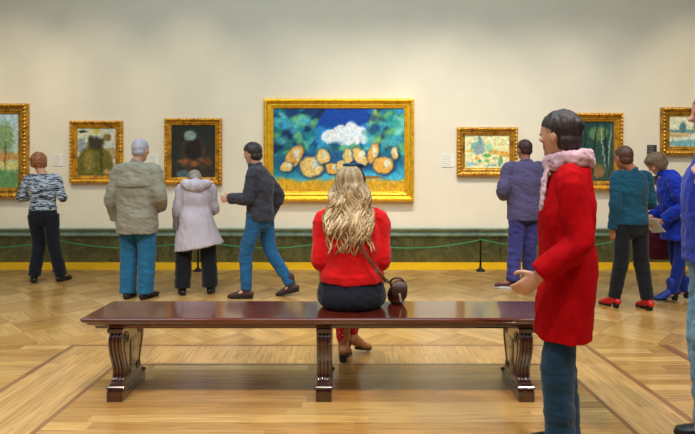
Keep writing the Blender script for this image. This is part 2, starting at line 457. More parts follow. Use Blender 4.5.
def art_mound(u, v):      # olive hill with a dark top under a pale sky
    c = mix((216, 214, 178), (206, 206, 190), u)
    c = mix(c, (150, 160, 170), blob(u, v, .1, .62, .13, .16)); c = mix(c, (170, 150, 110), blob(u, v, .85, .45, .18, .14)); c = mix(c, (206, 190, 90), blob(u, v, .5, .95, .1, .08))
    c = mix(c, (130, 110, 60), blob(u, v, .78, .8, .11, .08)); c = mix(c, (60, 66, 70), blob(u, v, .14, .93, .1, .03))
    c = mix(c, (112, 104, 44), blob(u, v, .45, .05, .52, .6, .12)); c = mix(c, (140, 128, 62), blob(u, v, .3, .3, .14, .22)); c = mix(c, (80, 78, 34), blob(u, v, .62, .3, .04, .3))
    for q in ((.40, .66, .12, .09), (.55, .62, .13, .10), (.50, .74, .10, .08), (.36, .76, .07, .07), (.62, .72, .08, .06)): c = mix(c, (62, 58, 44), blob(u, v, *q, .9))
    c = mix(c, (180, 150, 100), blob(u, v, .78, .08, .1, .05))
    return c
def art_dark(u, v):       # dark brown interior with pale patches
    c = mix((58, 52, 42), (38, 42, 40), v)
    c = mix(c, (70, 58, 46), blob(u, v, .5, .4, .3, .4)); c = mix(c, (40, 34, 30), blob(u, v, .5, .55, .2, .2))
    c = mix(c, (140, 160, 150), blob(u, v, .42, .80, .13, .10, .4)); c = mix(c, (140, 90, 54), blob(u, v, .30, .30, .12, .05, .9)); c = mix(c, (146, 96, 58), blob(u, v, .52, .26, .09, .05, .9)); c = mix(c, (120, 78, 50), blob(u, v, .72, .33, .09, .04, .9))
    c = mix(c, (92, 66, 44), blob(u, v, .85, .3, .1, .1)); c = mix(c, (84, 104, 112), blob(u, v, .3, .06, .2, .08))
    return c
def art_cream(u, v):      # cream ground with scattered teal and ochre dabs
    c = (240, 230, 176)
    for q in ((.3, .62, .17, .2, (120, 178, 168)), (.33, .56, .11, .16, (150, 160, 170)), (.33, .86, .05, .14, (90, 150, 160)), (.55, .62, .06, .14, (150, 200, 160)), (.7, .48, .2, .06, (224, 176, 70)), (.9, .42, .14, .08, (226, 160, 60)),
              (.1, .52, .1, .03, (220, 180, 80)), (.5, .38, .08, .06, (90, 160, 90)), (.34, .22, .04, .05, (60, 140, 110)), (.5, .22, .06, .05, (120, 180, 90)), (.27, .3, .06, .05, (230, 160, 80)), (.15, .12, .12, .06, (150, 190, 200)), (.8, .22, .04, .16, (90, 150, 120)),
              (.6, .08, .14, .03, (140, 180, 190)), (.8, .72, .1, .08, (236, 220, 150)), (.7, .3, .08, .04, (200, 190, 120))):
        c = mix(c, q[4], blob(u, v, *q[:4], .4) * .85)
    return c
def art_wood(u, v):       # deep green thicket with thin trunks
    c = mix((62, 84, 70), (34, 74, 74), v)
    c = mix(c, (110, 150, 160), blob(u, v, .3, .85, .1, .08)); c = mix(c, (100, 130, 84), blob(u, v, .7, .8, .2, .12)); c = mix(c, (124, 108, 60), blob(u, v, .5, .2, .3, .12)); c = mix(c, (150, 110, 70), blob(u, v, .7, .15, .1, .1)); c = mix(c, (172, 164, 96), blob(u, v, .52, .32, .1, .06))
    for x, a in ((.1, .1), (.25, -.1), (.42, .05), (.6, -.12), (.86, .1)): c = mix(c, (24, 40, 40), blob(u, v, x, .5, .018, .5, .4, a))
    for x, a in ((.78, .12), (.92, -.08)): c = mix(c, (150, 170, 150), blob(u, v, x, .55, .012, .4, .4, a))
    return c
def art_snow(u, v):       # pale river bank under a clear sky
    c = mix((226, 232, 210), (238, 234, 200), v)
    c = mix(c, (110, 150, 140), blob(u, v, .4, .5, .6, .06)); c = mix(c, (90, 130, 140), blob(u, v, .2, .6, .05, .2)); c = mix(c, (214, 180, 130), blob(u, v, .2, .38, .3, .06)); c = mix(c, (130, 180, 190), blob(u, v, .5, .1, .6, .12)); c = mix(c, (236, 240, 236), blob(u, v, .6, .35, .3, .12)); c = mix(c, (80, 120, 120), blob(u, v, .7, .62, .03, .14))
    return c
def art_green(u, v):      # meadow with loose trees
    c = mix((170, 190, 130), (176, 204, 214), v * 1.2)
    c = mix(c, (104, 150, 96), max(0, min(1, (.3 + .05 * nz(u, 0, 5) - v) * 10))); c = mix(c, (196, 150, 90), blob(u, v, .6, .42, .5, .07)); c = mix(c, (206, 200, 130), blob(u, v, .8, .3, .3, .05))
    for x in (.3, .55, .8): c = mix(c, (120, 150, 90), blob(u, v, x, .68, .13, .2, .5) * .8); c = mix(c, (120, 90, 60), blob(u, v, x, .45, .012, .2, .4))
    return c
def painting(label, x0, x1, y0, y1, fw, art, gm, dep=.07, ornate=1.0, contrast=1.0, group=None):
    d = WALL - dep
    X0, X1, Z1, Z0 = fx(x0, d), fx(x1, d), fz(y0, d), fz(y1, d)
    W, H = X1 - X0, Z1 - Z0; fw = fw * d / F
    r = empty('framed_painting', ((X0 + X1) / 2, WALL, Z0)); tag(r, label, 'painting', group)
    # frame: mitred sweep of a moulded section, carved ornament from displacement
    bm = bmesh.new()
    sec = [(0, 0), (0, .55), (.05, .8), (.14, .95), (.24, 1), (.32, .93), (.38, .7), (.46, .55), (.6, .56), (.7, .62), (.78, .5), (.84, .42), (.92, .45), (.97, .36), (1, .25), (1, .1)]
    hw, hh = W / 2, H / 2
    for ax in range(4):
        L = W if ax % 2 == 0 else H
        n = max(20, int(L / .012)); rows = []
        for i in range(n + 1):
            row = []
            for (s, h) in sec:
                ins = s * fw
                t = -L / 2 + ins + (L - 2 * ins) * i / n
                hgt = h * dep
                if .1 < s < .45: hgt += ornate * .010 * math.sin(t * 2 * PI / .055) * math.sin((s - .1) / .35 * PI) + ornate * .004 * nz(t, s, 20, ax)
                if .46 < s < .75: hgt += ornate * .006 * nz(t, s * .2, 34, ax + 5)
                if ax == 0: p = (t, -hgt, -hh + ins)
                elif ax == 1: p = (hw - ins, -hgt, t)
                elif ax == 2: p = (-t, -hgt, hh - ins)
                else: p = (-hw + ins, -hgt, -t)
                row.append(bm.verts.new((p[0], p[1], p[2] + hh)))
            rows.append(row)
        for i in range(n):
            for k in range(len(sec) - 1): bm.faces.new((rows[i][k], rows[i + 1][k], rows[i + 1][k + 1], rows[i][k + 1]))
    bmesh.ops.remove_doubles(bm, verts=bm.verts, dist=.0005); bmesh.ops.recalc_face_normals(bm, faces=bm.faces)
    fr = obj('frame', bm, gm, r, smooth=True)
    # beading at the sight edge
    bm = bmesh.new()
    ins = fw * .9
    for a in range(4):
        L = (W if a % 2 == 0 else H) - 2 * ins
        n = int(L / .03)
        for i in range(n):
            t = -L / 2 + L * (i + .5) / n
            p = [(t, ins - hh), (hw - ins, t), (t, hh - ins), (-hw + ins, t)][a]
            bmesh.ops.create_icosphere(bm, subdivisions=1, radius=.0085, matrix=Matrix.Translation((p[0], -dep * .45, p[1] + hh)))
    tag(obj('beading', bm, gm, fr, smooth=True))
    # canvas
    iw, ih = W - 2 * fw + .006, H - 2 * fw + .006
    nx, ny = max(24, int(iw / .0075)), max(24, int(ih / .0075))
    bm = bmesh.new(); cl = bm.loops.layers.float_color.new('Col')
    g = []; cc = {}
    for j in range(ny + 1):
        row = []
        for i in range(nx + 1):
            u, v = i / nx, j / ny
            x, z = (u - .5) * iw, v * ih
            k = x0 * .1
            ang = nz(x, z, 5, k) * 3
            sx, sz = x * math.cos(ang) + z * math.sin(ang), -x * math.sin(ang) + z * math.cos(ang)
            st = noise.noise(V((sx * 70, sz * 16, k)))
            uu = u + (.012 * st + .018 * nz(x, z, 11, k)) * (1.9 / max(iw, .8)) * .8; vv = v + (.014 * st + .02 * nz(x, z, 12, k + 3)) * .9
            c = art(uu, vv)
            m = 1 + contrast * (.26 * st + .16 * nz(x, z, 24, k + 9))
            h = contrast * 14 * nz(x, z, 15, k + 20)
            c = tuple(max(4, min(250, q)) for q in (c[0] * m + h, c[1] * m, c[2] * m - h))
            vt = bm.verts.new((x, -dep * .28 - .0015 * st, z + fw - .003)); row.append(vt); cc[vt] = srgb(*c)
        g.append(row)
    for j in range(ny):
        for i in range(nx):
            f = bm.faces.new((g[j][i], g[j][i + 1], g[j + 1][i + 1], g[j + 1][i]))
            for l in f.loops: l[cl] = cc[l.vert]
    obj('canvas', bm, M_paint, r, smooth=True)
    return r
M_paint = attrmat('oil_paint', .45, .0, .3)
painting('gold-framed painting with pale green meadow colours, cut off by the left picture edge', -62, 26, 103, 198, 10.5, art_green, G_old, .09, 1.4)
painting('small gold-framed painting with olive green centre on pale ground, left of the parka man', 68.5, 121.5, 120.5, 183, 7.5, art_mound, G_mid, .07, .9)
painting('dark brown painting in carved gilt frame, above the bowed person in lilac coat', 163.5, 221, 118, 184, 7, art_dark, G_mid, .08, 1.2)
painting('large bright gold-framed painting in blue, green and ochre facing the seated woman', 263, 414.5, 98, 201.5, 10, art_blue, G_bright, .10, .35, .9)
painting('small cream and teal painting in brown-gold frame, right of the large blue one', 457.5, 518.5, 127, 176, 8.3, art_cream, G_old, .07, 1.0)
painting('dark green painting in ornate gilt frame, between the red coat and teal jacket', 558, 624.5, 112.5, 190, 9, art_wood, G_mid, .09, 1.3)
painting('pale landscape-coloured painting in ornate gilt frame, cut off by the right picture edge', 663, 748, 107, 155, 9, art_snow, G_old, .08, 1.3)

# wall labels
M_card = simple('white_card', (238, 234, 224), rough=.6, var=.02); M_dcard = simple('black_card', (34, 32, 34), rough=.5, var=.05)
M_ink = simple('grey_print', (168, 164, 158), rough=.7); M_inkw = simple('white_print', (190, 186, 182), rough=.7); M_pk = simple('pink_print', (200, 120, 110), rough=.7)
def wlabel(label, x0, x1, y0, y1, m, ink, lines, pk=False):
    d = WALL
    X0, X1, Z1, Z0 = fx(x0, d), fx(x1, d), fz(y0, d), fz(y1, d)
    r = empty('wall_label', ((X0 + X1) / 2, WALL, Z0)); tag(r, label, 'label')
    W, H = X1 - X0, Z1 - Z0
    bm = bmesh.new(); box(bm, (0, -.004, H / 2), (W, .008, H), .001); obj('card', bm, m, r)
    bm = bmesh.new()
    for i in range(lines):
        z = H * (.86 - .72 * i / max(1, lines - 1)); ww = W * random.uniform(.5, .8)
        box(bm, (-W * .42 + ww / 2, -.0085, z), (ww, .001, H * .03))
    obj('printed_lines', bm, ink, r)
wlabel('white wall label beside the curly-haired woman\'s head', 53.5, 63, 154, 166, M_card, M_ink, 6)
wlabel('white wall label to the right of the grey-haired man\'s head', 148.5, 158, 154, 166, M_card, M_ink, 6)
wlabel('white wall label between the large blue painting and small cream painting', 441.5, 454, 154, 167, M_card, M_ink, 6)
wlabel('black wall label, upper one beside the gilt frame at right edge', 647, 656.5, 145, 155, M_dcard, M_inkw, 5)
wlabel('white wall label between two black ones near the right edge', 647.5, 656.5, 161, 172, M_card, M_ink, 5)
wlabel('black wall label, lower one above the teal-jacket person\'s arm', 647.5, 657, 176, 184.5, M_dcard, M_inkw, 4)

# ------------------------------------------------------------------ rope barrier
SY = 7.30
stx = [-84, 57, 198, 339, 480.5, 621.5, 762]
names = {57: 'low black rope post, leftmost one, behind the woman in striped top', 198: 'low black rope post behind the person in lilac coat', 339: 'low black rope post behind the seated red-top woman',
         480.5: 'low black rope post standing alone between bench woman and purple-jacket man', 621.5: 'low black rope post behind the teal-jacket person'}
SX = {p: fx(p, SY) for p in stx}
for p in stx[1:-1]:
    r = empty('rope_post', (SX[p], SY, 0)); tag(r, names[p], 'post', 'low posts of the rope barrier')
    bm = bmesh.new(); lathe(bm, [(.062, 0), (.062, .012), (.052, .022), (.03, .034), (.018, .05), (.014, .06)]); obj('base', bm, M_black, r, True)
    bm = bmesh.new(); lathe(bm, [(.0135, .055), (.0135, .40), (.017, .402), (.017, .43)]); obj('pole', bm, M_black, r, True)
    bm = bmesh.new(); lathe(bm, [(.019, .425), (.022, .435), (.021, .452), (.012, .464), (.002, .467)]); obj('cap', bm, M_black, r, True)
bm = bmesh.new()
for a, b in zip(stx, stx[1:]):
    pts = []
    for i in range(25):
        t = i / 24; pts.append((SX[a] + (SX[b] - SX[a]) * t, SY - .028, .43 - 4 * .115 * t * (1 - t)))
    tube(bm, pts, [.0085] * 25, side=(0, 1, 0), n=8, sub=1, round_=False)
tag(obj('barrier_rope', bm, M_rope, smooth=True), 'thin green rope sagging between the low black posts along the wall', 'rope')

# ------------------------------------------------------------------ bench
BX0, BX1, BY0, BY1, BZ = -1.515, 1.215, 3.05, 3.48, .49
bench = empty('bench', ((BX0 + BX1) / 2, (BY0 + BY1) / 2, 0)); tag(bench, 'long dark red mahogany bench with three carved scroll supports, woman sitting on it', 'bench')
bcx, bcy = bench.location.x, bench.location.y
def ring_profile(bm, L, D, prof):     # prof: (inset, z) from top to bottom
    rings = []
    for ins, z in prof:
        a, b = L / 2 - ins, D / 2 - ins
        c = .012
        pts = [(a - c, -b), (a, -b + c), (a, b - c), (a - c, b), (-a + c, b), (-a, b - c), (-a, -b + c), (-a + c, -b)]
        rings.append([bm.verts.new((x, y, z)) for x, y in pts])
    n = 8
    for i in range(len(rings) - 1):
        for k in range(n): bm.faces.new((rings[i][k], rings[i + 1][k], rings[i + 1][(k + 1) % n], rings[i][(k + 1) % n]))
    bm.faces.new(rings[0]); bm.faces.new(list(reversed(rings[-1])))
    bmesh.ops.recalc_face_normals(bm, faces=bm.faces)
L, D = BX1 - BX0, BY1 - BY0
bm = bmesh.new(); ring_profile(bm, L, D, [(.012, BZ), (.004, BZ - .003), (0, BZ - .009), (0, BZ - .02), (.006, BZ - .027), (.012, BZ - .029)])
obj('seat_top', bm, M_mah, bench)
bm = bmesh.new(); ring_profile(bm, L, D, [(.012, BZ - .029), (.02, BZ - .033), (.022, BZ - .04), (.035, BZ - .05), (.05, BZ - .055), (.055, BZ - .062), (.056, BZ - .072)])
obj('edge_moulding', bm, M_mah, bench)
zt = BZ - .072
def leg_profile():
    # front edge from bottom to top as (distance from bench centre line, z)
    key = [(.150, .095), (.118, .115), (.108, .15), (.118, .19), (.140, .235), (.158, .28), (.168, .325), (.165, .36), (.150, .385), (.152, .40), (.165, .41), (.165, zt)]
    P, _ = spline([V((a, b, 0)) for a, b in key], [(1, 1)] * len(key), 4)
    return [(p.x, p.y) for p in P]
LP = leg_profile()
def bench_leg(x):
    w = .078
    bm = bmesh.new()
    out = [(-a, z) for a, z in LP] + [(a, z) for a, z in reversed(LP)]
    for s, ww in ((1, w),):
        a = [bm.verts.new((x - ww / 2, y, z)) for y, z in out]; b = [bm.verts.new((x + ww / 2, y, z)) for y, z in out]
        n = len(out)
        for i in range(n):
            k = (i + 1) % n; bm.faces.new((a[i], a[k], b[k], b[i]))
        bm.faces.new(list(reversed(a))); bm.faces.new(b)
    bmesh.ops.recalc_face_normals(bm, faces=bm.faces)
    lg = obj('leg', bm, M_mahv, bench)
    for sgn in (-1, 1):                    # reeded front and back edges
        bm = bmesh.new()
        for dx in (-.030, -.010, .010, .030):
            tube(bm, [(x + dx, sgn * (a + .001), z) for a, z in LP[2:]], [(.0085, .0075)] * len(LP[2:]), n=8, sub=1, round_=False)
        obj('reeding', bm, M_mahv, lg, True)
    bm = bmesh.new()                       # side scroll, carved spiral and border line on both faces
    for sx in (-1, 1):
        xx = x + sx * (w / 2)
        for c, r0, fl, z0 in (((.105, .345), .042, 1, 0), ((.07, .14), .032, -1, 0)):
            for s in (-1, 1):
                pts = []
                for i in range(40):
                    th = i / 39 * 4.2 * PI; rr = r0 * (1 - i / 44)
                    pts.append((xx, s * (c[0] + rr * math.cos(th * fl)), c[1] + rr * math.sin(th * fl)))
                tube(bm, pts, [.0045] * 40, side=(1, 0, 0), n=6, sub=1)
        tube(bm, [(xx, -a * .82, z) for a, z in LP[6:-8]], [.004] * len(LP[6:-8]), n=6, sub=1); tube(bm, [(xx, a * .82, z) for a, z in LP[6:-8]], [.004] * len(LP[6:-8]), n=6, sub=1)
        box(bm, (xx, 0, .24), (.008, .10, .16), .003)
    obj('scroll_carving', bm, M_mahv, lg, True)
    bm = bmesh.new()                       # block with stepped mouldings
    box(bm, (x, 0, .03), (.090, .355, .06), .004)
    tube(bm, [(x - .044, -.155, .072), (x + .044, -.155, .072)], [.014] * 2, side=(0, 1, 0), n=12, sub=1)
    tube(bm, [(x - .044, .155, .072), (x + .044, .155, .072)], [.014] * 2, side=(0, 1, 0), n=12, sub=1)
    box(bm, (x, 0, .070), (.086, .31, .022), .004); box(bm, (x, 0, .088), (.082, .30, .02), .006)
    obj('foot_block', bm, M_mahv, lg)
    bm = bmesh.new(); box(bm, (x, 0, zt - .012), (.088, .35, .024), .004); obj('cap_block', bm, M_mahv, lg)
for px in (117.5, 324, 524.5): bench_leg(fx(px, 3.13) - bcx)

# ------------------------------------------------------------------ people
SK = simple('skin', (214, 158, 132), rough=.55, scale=20, var=.05)
SK2 = simple('skin_tanned', (176, 116, 88), rough=.55, scale=20, var=.05)
M_eye = simple('eye', (40, 34, 32), rough=.2)
def pose(H, **k):
    """joints of a figure standing at its own origin and facing +Y"""
    J = dict(pelvis=(0, 0, .53), waist=(0, .004, .62), chest=(0, 0, .72), top=(0, -.008, .80), neck=(0, -.008, .835), head=(0, .012, .925),
             shL=(-.105, 0, .80), shR=(.105, 0, .80), elL=(-.135, -.012, .625), elR=(.135, -.012, .625), wrL=(-.142, .03, .485), wrR=(.142, .03, .485),
             hipL=(-.052, 0, .51), hipR=(.052, 0, .51), knL=(-.062, .012, .285), knR=(.062, .012, .285), anL=(-.068, -.012, .05), anR=(.068, -.012, .05))
    J = {a: V(b) * H for a, b in J.items()}
    J['yaw'] = 0; J['pitch'] = 0; J['roll'] = 0; J['ftL'] = 6; J['ftR'] = -6; J['H'] = H; J['curl'] = 35
    J['ftpL'] = 0; J['ftpR'] = 0
    for a, b in k.items(): J[a] = V(b) if isinstance(b, (tuple, list)) else b
    return J
def headM(J):
    return Matrix.Translation(J['head']) @ Matrix.Rotation(math.radians(J['yaw']), 4, 'Z') @ Matrix.Rotation(math.radians(J['pitch']), 4, 'X') @ Matrix.Rotation(math.radians(J['roll']), 4, 'Y')
HEADP = [(-.50, .09, .09, .19), (-.44, .17, .18, .13), (-.33, .245, .29, .06), (-.18, .295, .37, .02), (-.02, .325, .415, 0), (.14, .335, .43, -.02), (.28, .315, .405, -.035), (.40, .24, .32, -.045), (.47, .13, .18, -.05), (.5, .04, .05, -.05)]
def head_mesh(bm, J, hh):
    M = headM(J)
    tube(bm, [V((0, y * hh, z * hh)) for z, a, b_, y in HEADP], [(a * hh, b_ * hh) for z, a, b_, y in HEADP], n=24, sub=3, round_=False, M=M)
    ball(bm, (0, .435 * hh, -.115 * hh), (.060 * hh, .062 * hh, .042 * hh), M); tube(bm, [V((0, .36, .05)) * hh, V((0, .405, -.03)) * hh, V((0, .465, -.10)) * hh], [(.034 * hh, .034 * hh)] * 3, M=M, n=10)
    ball(bm, (0, .30 * hh, -.24 * hh), (.13 * hh, .085 * hh, .09 * hh), M); ball(bm, (0, .322 * hh, -.285 * hh), (.09 * hh, .07 * hh, .024 * hh), M); ball(bm, (0, .315 * hh, -.33 * hh), (.08 * hh, .062 * hh, .026 * hh), M); ball(bm, (0, .285 * hh, -.37 * hh), (.11 * hh, .07 * hh, .07 * hh), M)
    ball(bm, (0, .30 * hh, -.43 * hh), (.09 * hh, .06 * hh, .06 * hh), M)
    ball(bm, (0, .36 * hh, .075 * hh), (.2 * hh, .05 * hh, .03 * hh), M)
    for s in (-1, 1):
        ball(bm, (s * .17 * hh, .3 * hh, -.12 * hh), (.08 * hh, .08 * hh, .07 * hh), M)
        ball(bm, (s * .335 * hh, -.02 * hh, -.07 * hh), (.035 * hh, .085 * hh, .14 * hh), M, Matrix.Rotation(.25 * s, 3, 'Z'))
def eyes(J, hh, parent):
    M = headM(J)
    for s in (-1, 1):
        bm = bmesh.new(); ball(bm, (s * .13 * hh, .378 * hh, 0.0), (.048 * hh, .025 * hh, .024 * hh), M, seg=10)
        obj('eye', bm, M_eye, parent, True)
def hand_mesh(bm, el, wr, inward, curl=35, sc=1.0):
    d = (wr - el).normalized(); inw = V(inward); inw = (inw - d * inw.dot(d)).normalized()
    wid = d.cross(inw).normalized()          # across the palm
    L = .088 * sc
    tube(bm, [wr - d * .02, wr + d * .02 * sc, wr + d * L * .6, wr + d * L], [(.019, .025), (.016, .032), (.014, .039), (.012, .037)], side=inw, n=14)
    if wid.y < 0: wid = -wid                 # thumb side faces forward
    for k, (o, fl) in enumerate(((.030, .070), (.010, .078), (-.010, .072), (-.029, .058))):
        a = wr + d * (L - .012) + wid * o * sc; p = [a.copy()]; dd = d.copy(); c0 = curl
        for seg, fr in enumerate((.36, .34, .30)):
            ang = math.radians(c0 * (.5, .9, .8)[seg] + k * 3)
            dd = (dd * math.cos(ang) + inw * math.sin(ang)).normalized()
            a = a + dd * fl * sc * fr * (1.25 if seg == 0 else 1); p.append(a.copy())
        tube(bm, p, [.0098, .0092, .0084, .0072], side=wid, n=10, sub=2)
    a = wr + d * .022 + wid * .026 * sc
    p = [a, a + (d * .6 + wid * .8 + inw * .25).normalized() * .032, a + (d * .85 + wid * .75 + inw * .4).normalized() * .062, a + (d * 1.0 + wid * .55 + inw * .7).normalized() * .082]
    tube(bm, p, [.0125, .0115, .0102, .008], side=inw, n=10, sub=2)
def body_mesh(J, mat, parent, bw=1.0, hh=None, voxel=.0062):
    H = J['H']; hh = hh or H * .132
    bm = bmesh.new()
    tp = [J['pelvis'] - V((0, 0, .05 * H)), J['pelvis'], J['waist'], J['chest'], J['top'], J['neck']]
    tr = [(.075, .06), (.094, .068), (.078, .056), (.088, .064), (.085, .05), (.038, .038)]
    tube(bm, tp, [(a * H * bw * .92, b_ * H * bw * .9) for a, b_ in tr], n=24)
    hM = headM(J); nb = hM @ V((0, -.10 * hh, -.25 * hh))
    tube(bm, [J['neck'] - V((0, 0, .03 * H)), J['neck'], J['neck'].lerp(nb, .5), nb], [.036 * H, .034 * H, .031 * H, .032 * H], n=18)
    head_mesh(bm, J, hh)
    for s in 'LR':
        sh, el, wr = J['sh' + s], J['el' + s], J['wr' + s]
        tube(bm, [J['top'].lerp(sh, .3), sh, sh.lerp(el, .45), el, el.lerp(wr, .35), wr], [(.027 * H, .027 * H), (.026 * H * bw, .028 * H), (.024 * H * bw, .026 * H), (.0225 * H, .024 * H), (.0235 * H, .024 * H), (.0145 * H, .017 * H)], side=(0, 1, 0), n=16)
        inw = J.get('palm' + s, V((1 if s == 'L' else -1, .15, 0)))
        hand_mesh(bm, el, wr, inw, J['curl'])
        hp, kn, an = J['hip' + s], J['kn' + s], J['an' + s]
        tube(bm, [hp, hp.lerp(kn, .4), kn, kn.lerp(an, .35), an], [(.044 * H * bw, .048 * H * bw), (.040 * H * bw, .043 * H), (.028 * H, .031 * H), (.027 * H, .031 * H), (.02 * H, .024 * H)], n=18)
        f, u = footdir(J, s)
        tube(bm, [an, an + f * .03 - u * .015 , an + f * .10 - u * .035, an + f * .15 - u * .045], [(.03, .035), (.035, .03), (.038, .02), (.025, .012)], n=14)
    b = remesh('body', bm, mat, parent, voxel, 3)
    eyes(J, hh, b)
    return hh
def footdir(J, s):
    a = math.radians(J['ft' + s]); p = math.radians(J['ftp' + s])
    f = V((-math.sin(a) * math.cos(p), math.cos(a) * math.cos(p), math.sin(p)))
    side = V((math.cos(a), math.sin(a), 0)); u = side.cross(f).normalized()
    return f, u
def fold(sx, sy, sz, amp, seed=0):
    def f(c):
        q = V((c.x * sx + seed, c.y * sy, c.z * sz + c.x * 3))
        n2 = noise.noise(q * 1.7 + V((9, 3, 5)))
        n3 = noise.noise(q * 3.6 + V((2, 8, 1)))
        return amp * (.9 * noise.noise(q) + 1.1 * (.22 - abs(n2)) + .45 * (.22 - abs(n3)))
    return f
def shoes(J, mat, solemat, parent, length=.27, w=.046, ankle=0.0, heel=0.0, solet=.02):
    H = J['H']
    for s in 'LR':
        an = J['an' + s]; f, u = footdir(J, s); side = f.cross(u)
        base = an - u * (.05 * H - .004)                  # point on the sole under the ankle
        bk = base - f * length * .24
        bm = bmesh.new()
        tube(bm, [bk + u * (.032 + heel) , bk + f * .05 + u * (.042 + heel), bk + f * length * .42 + u * (.04 + heel * .5), bk + f * length * .72 + u * .030, bk + f * (length * .93) + u * .022],
             [(w * .62, .026), (w * .78, .042), (w * .82, .040), (w, .028), (w * .72, .016)], side=side, n=18)
        tube(bm, [base + u * (.03 + heel), base + u * (.075 + ankle * .4), an + u * (.02 + ankle)], [(.040, .048), (.040, .048), (.040 if not ankle else .050, .046 if not ankle else .056)], side=side, n=16)
        sh = remesh('shoe', bm, mat, parent, .006, 3)
        bm = bmesh.new()
        n = 22; rings = []
        for z in (0, solet + (heel if False else 0)):
            ring = []
            for k in range(n):
                an_ = 2 * PI * k / n; lx = math.cos(an_); ly = math.sin(an_)
                ww = w * (1.02 if ly > 0 else .82) * (1 - .18 * math.exp(-((ly + .1) / .3) ** 2))
                ring.append(bm.verts.new(bk + f * (length * (.71 if heel > .02 else .47) + ly * length * (.28 if heel > .02 else .52)) + side * lx * ww + u * z))
            rings.append(ring)
        for k in range(n): bm.faces.new((rings[0][k], rings[0][(k + 1) % n], rings[1][(k + 1) % n], rings[1][k]))
        bm.faces.new(rings[0]); bm.faces.new(rings[1])
        if heel:
            tube(bm, [bk + f * .035 + u * .001, bk + f * .035 + u * (heel + .02)], [(w * .60, .024), (w * .74, .032)], side=side, n=14, sub=1, round_=False)
        bmesh.ops.recalc_face_normals(bm, faces=bm.faces)
        obj('sole', bm, solemat, sh)
def trousers(J, mat, parent, thigh=.062, knee=.046, cuff=.038, cuffz=.06, bw=1.0, voxel=.009, amp=.006, top=None, name='trousers', seed=0):
    H = J['H']; bm = bmesh.new()
    tube(bm, [J['pelvis'] - V((0, 0, .055 * H)), J['pelvis'], J['pelvis'].lerp(J['waist'], .75)], [(.088 * H * bw, .07 * H * bw), (.104 * H * bw, .078 * H * bw), (.088 * H * bw, .066 * H * bw)], n=24)
    for s in 'LR':
        hp, kn, an = J['hip' + s], J['kn' + s], J['an' + s]
        end = an + (kn - an).normalized() * (cuffz - .062) * H
        tube(bm, [hp + V((0, 0, .02 * H)), hp.lerp(kn, .4), kn, kn.lerp(end, .45), end], [(thigh * H * bw, (thigh + .004) * H * bw), ((thigh * .6 + knee * .4) * H * bw, (thigh * .6 + knee * .4) * H * bw), (knee * H, knee * H * 1.05), ((knee + cuff) / 2 * H, (knee + cuff) / 2 * 1.08 * H), (cuff * H, cuff * 1.1 * H)], n=20, round_=False)
    return remesh(name, bm, mat, parent, voxel, 4, fold(9, 9, 22, amp, seed))
def jacket(J, mat, parent, prof, sleeve=(.042, .034, .026), cuff=.97, voxel=.0085, amp=.006, collar=None, bw=1.0, name='jacket', seed=0, sc=(7, 7, 13), hood=False, only=None, shw=.105):
    """prof: list of (along: joint name or vector, rx, ry) in fractions of the height, from hem to neck"""
    H = J['H']; bm = bmesh.new()
    pts = []; rr = []
    for p, a, b_ in prof:
        pts.append(J[p] if isinstance(p, str) else V(p) * H); rr.append((a * H * bw, b_ * H * bw))
    tube(bm, pts, rr, n=28, round_=False)
    for s in 'LR':
        sh, el, wr = J['sh' + s], J['el' + s], J['wr' + s]
        end = el.lerp(wr, cuff)
        a, b_, c = sleeve
        tube(bm, [J['top'].lerp(sh, .35), sh, sh.lerp(el, .5), el, el.lerp(end, .5), end], [(.036 * H, .036 * H), (a * .86 * H, a * H * .92), ((a + b_) / 2 * .90 * H, (a + b_) / 2 * .92 * H), (b_ * .94 * H, b_ * H * .98), ((b_ + c) / 2 * H, (b_ + c) / 2 * H), (c * H, c * H * 1.05)], side=(0, 1, 0), n=18, round_=False)
    if collar:
        c0 = J['neck'] + V((0, 0, -.012 * H))
        dv = (headM(J) @ V((0, -.02, -.1)) - c0).normalized()
        tube(bm, [c0, c0 + dv * collar * H * .5, c0 + dv * collar * H], [(.052 * H, .05 * H), (.047 * H, .047 * H), (.046 * H, .046 * H)], n=20, round_=False)
    return remesh(name, bm, mat, parent, voxel, 4, fold(*sc, amp, seed))
def hair_cap(J, mat, parent, hh, vol=1.06, back=.045, low=-.12, extra=None, voxel=.006, amp=.004, sc=(50, 50, 12), name='hair', fringe=False):
    M = headM(J); bm = bmesh.new()
    ball(bm, (0, -back * hh, .11 * hh), (.355 * vol * hh, .43 * vol * hh, .41 * vol * hh), M, seg=28)
    ball(bm, (0, -.19 * hh, low * hh), (.315 * vol * hh, .27 * vol * hh, .26 * hh), M)
    if extra:
        for c, r in extra: ball(bm, V(c) * hh, V(r) * hh, M)
    # keep the face free: cut a rounded notch by pushing points back
    def dsp(c): return amp * (noise.noise(V((c.x * sc[0], c.y * sc[1], c.z * sc[2]))) + .5 * noise.noise(V((c.x * sc[0] * 2, c.y * sc[1] * 2, c.z * sc[2] * 2))))
    o = remesh(name, bm, mat, parent, voxel, 3, dsp)
    Mi = M.inverted()
    for v in o.data.vertices:
        q = Mi @ v.co
        line = (.20 if not fringe else .10) * hh
        if q.z < line and q.y > .02 * hh:
            t = min(1, (line - q.z) / (.12 * hh)); lim = (.34 - .36 * t) * hh
            if abs(q.x) < .32 * hh or not fringe:
                if q.y > lim: q.y = lim
                v.co = M @ q
    return o
STD = [((0, 0, .50), .10, .078), ('pelvis', .106, .08), ('waist', .096, .074), ('chest', .108, .08), ('top', .098, .062), ('neck', .045, .044)]
def person(label, X, Y, rz, **k):
    r = empty('person', (X, Y, 0), math.radians(rz)); return tag(r, label, 'person', k.get('group'))

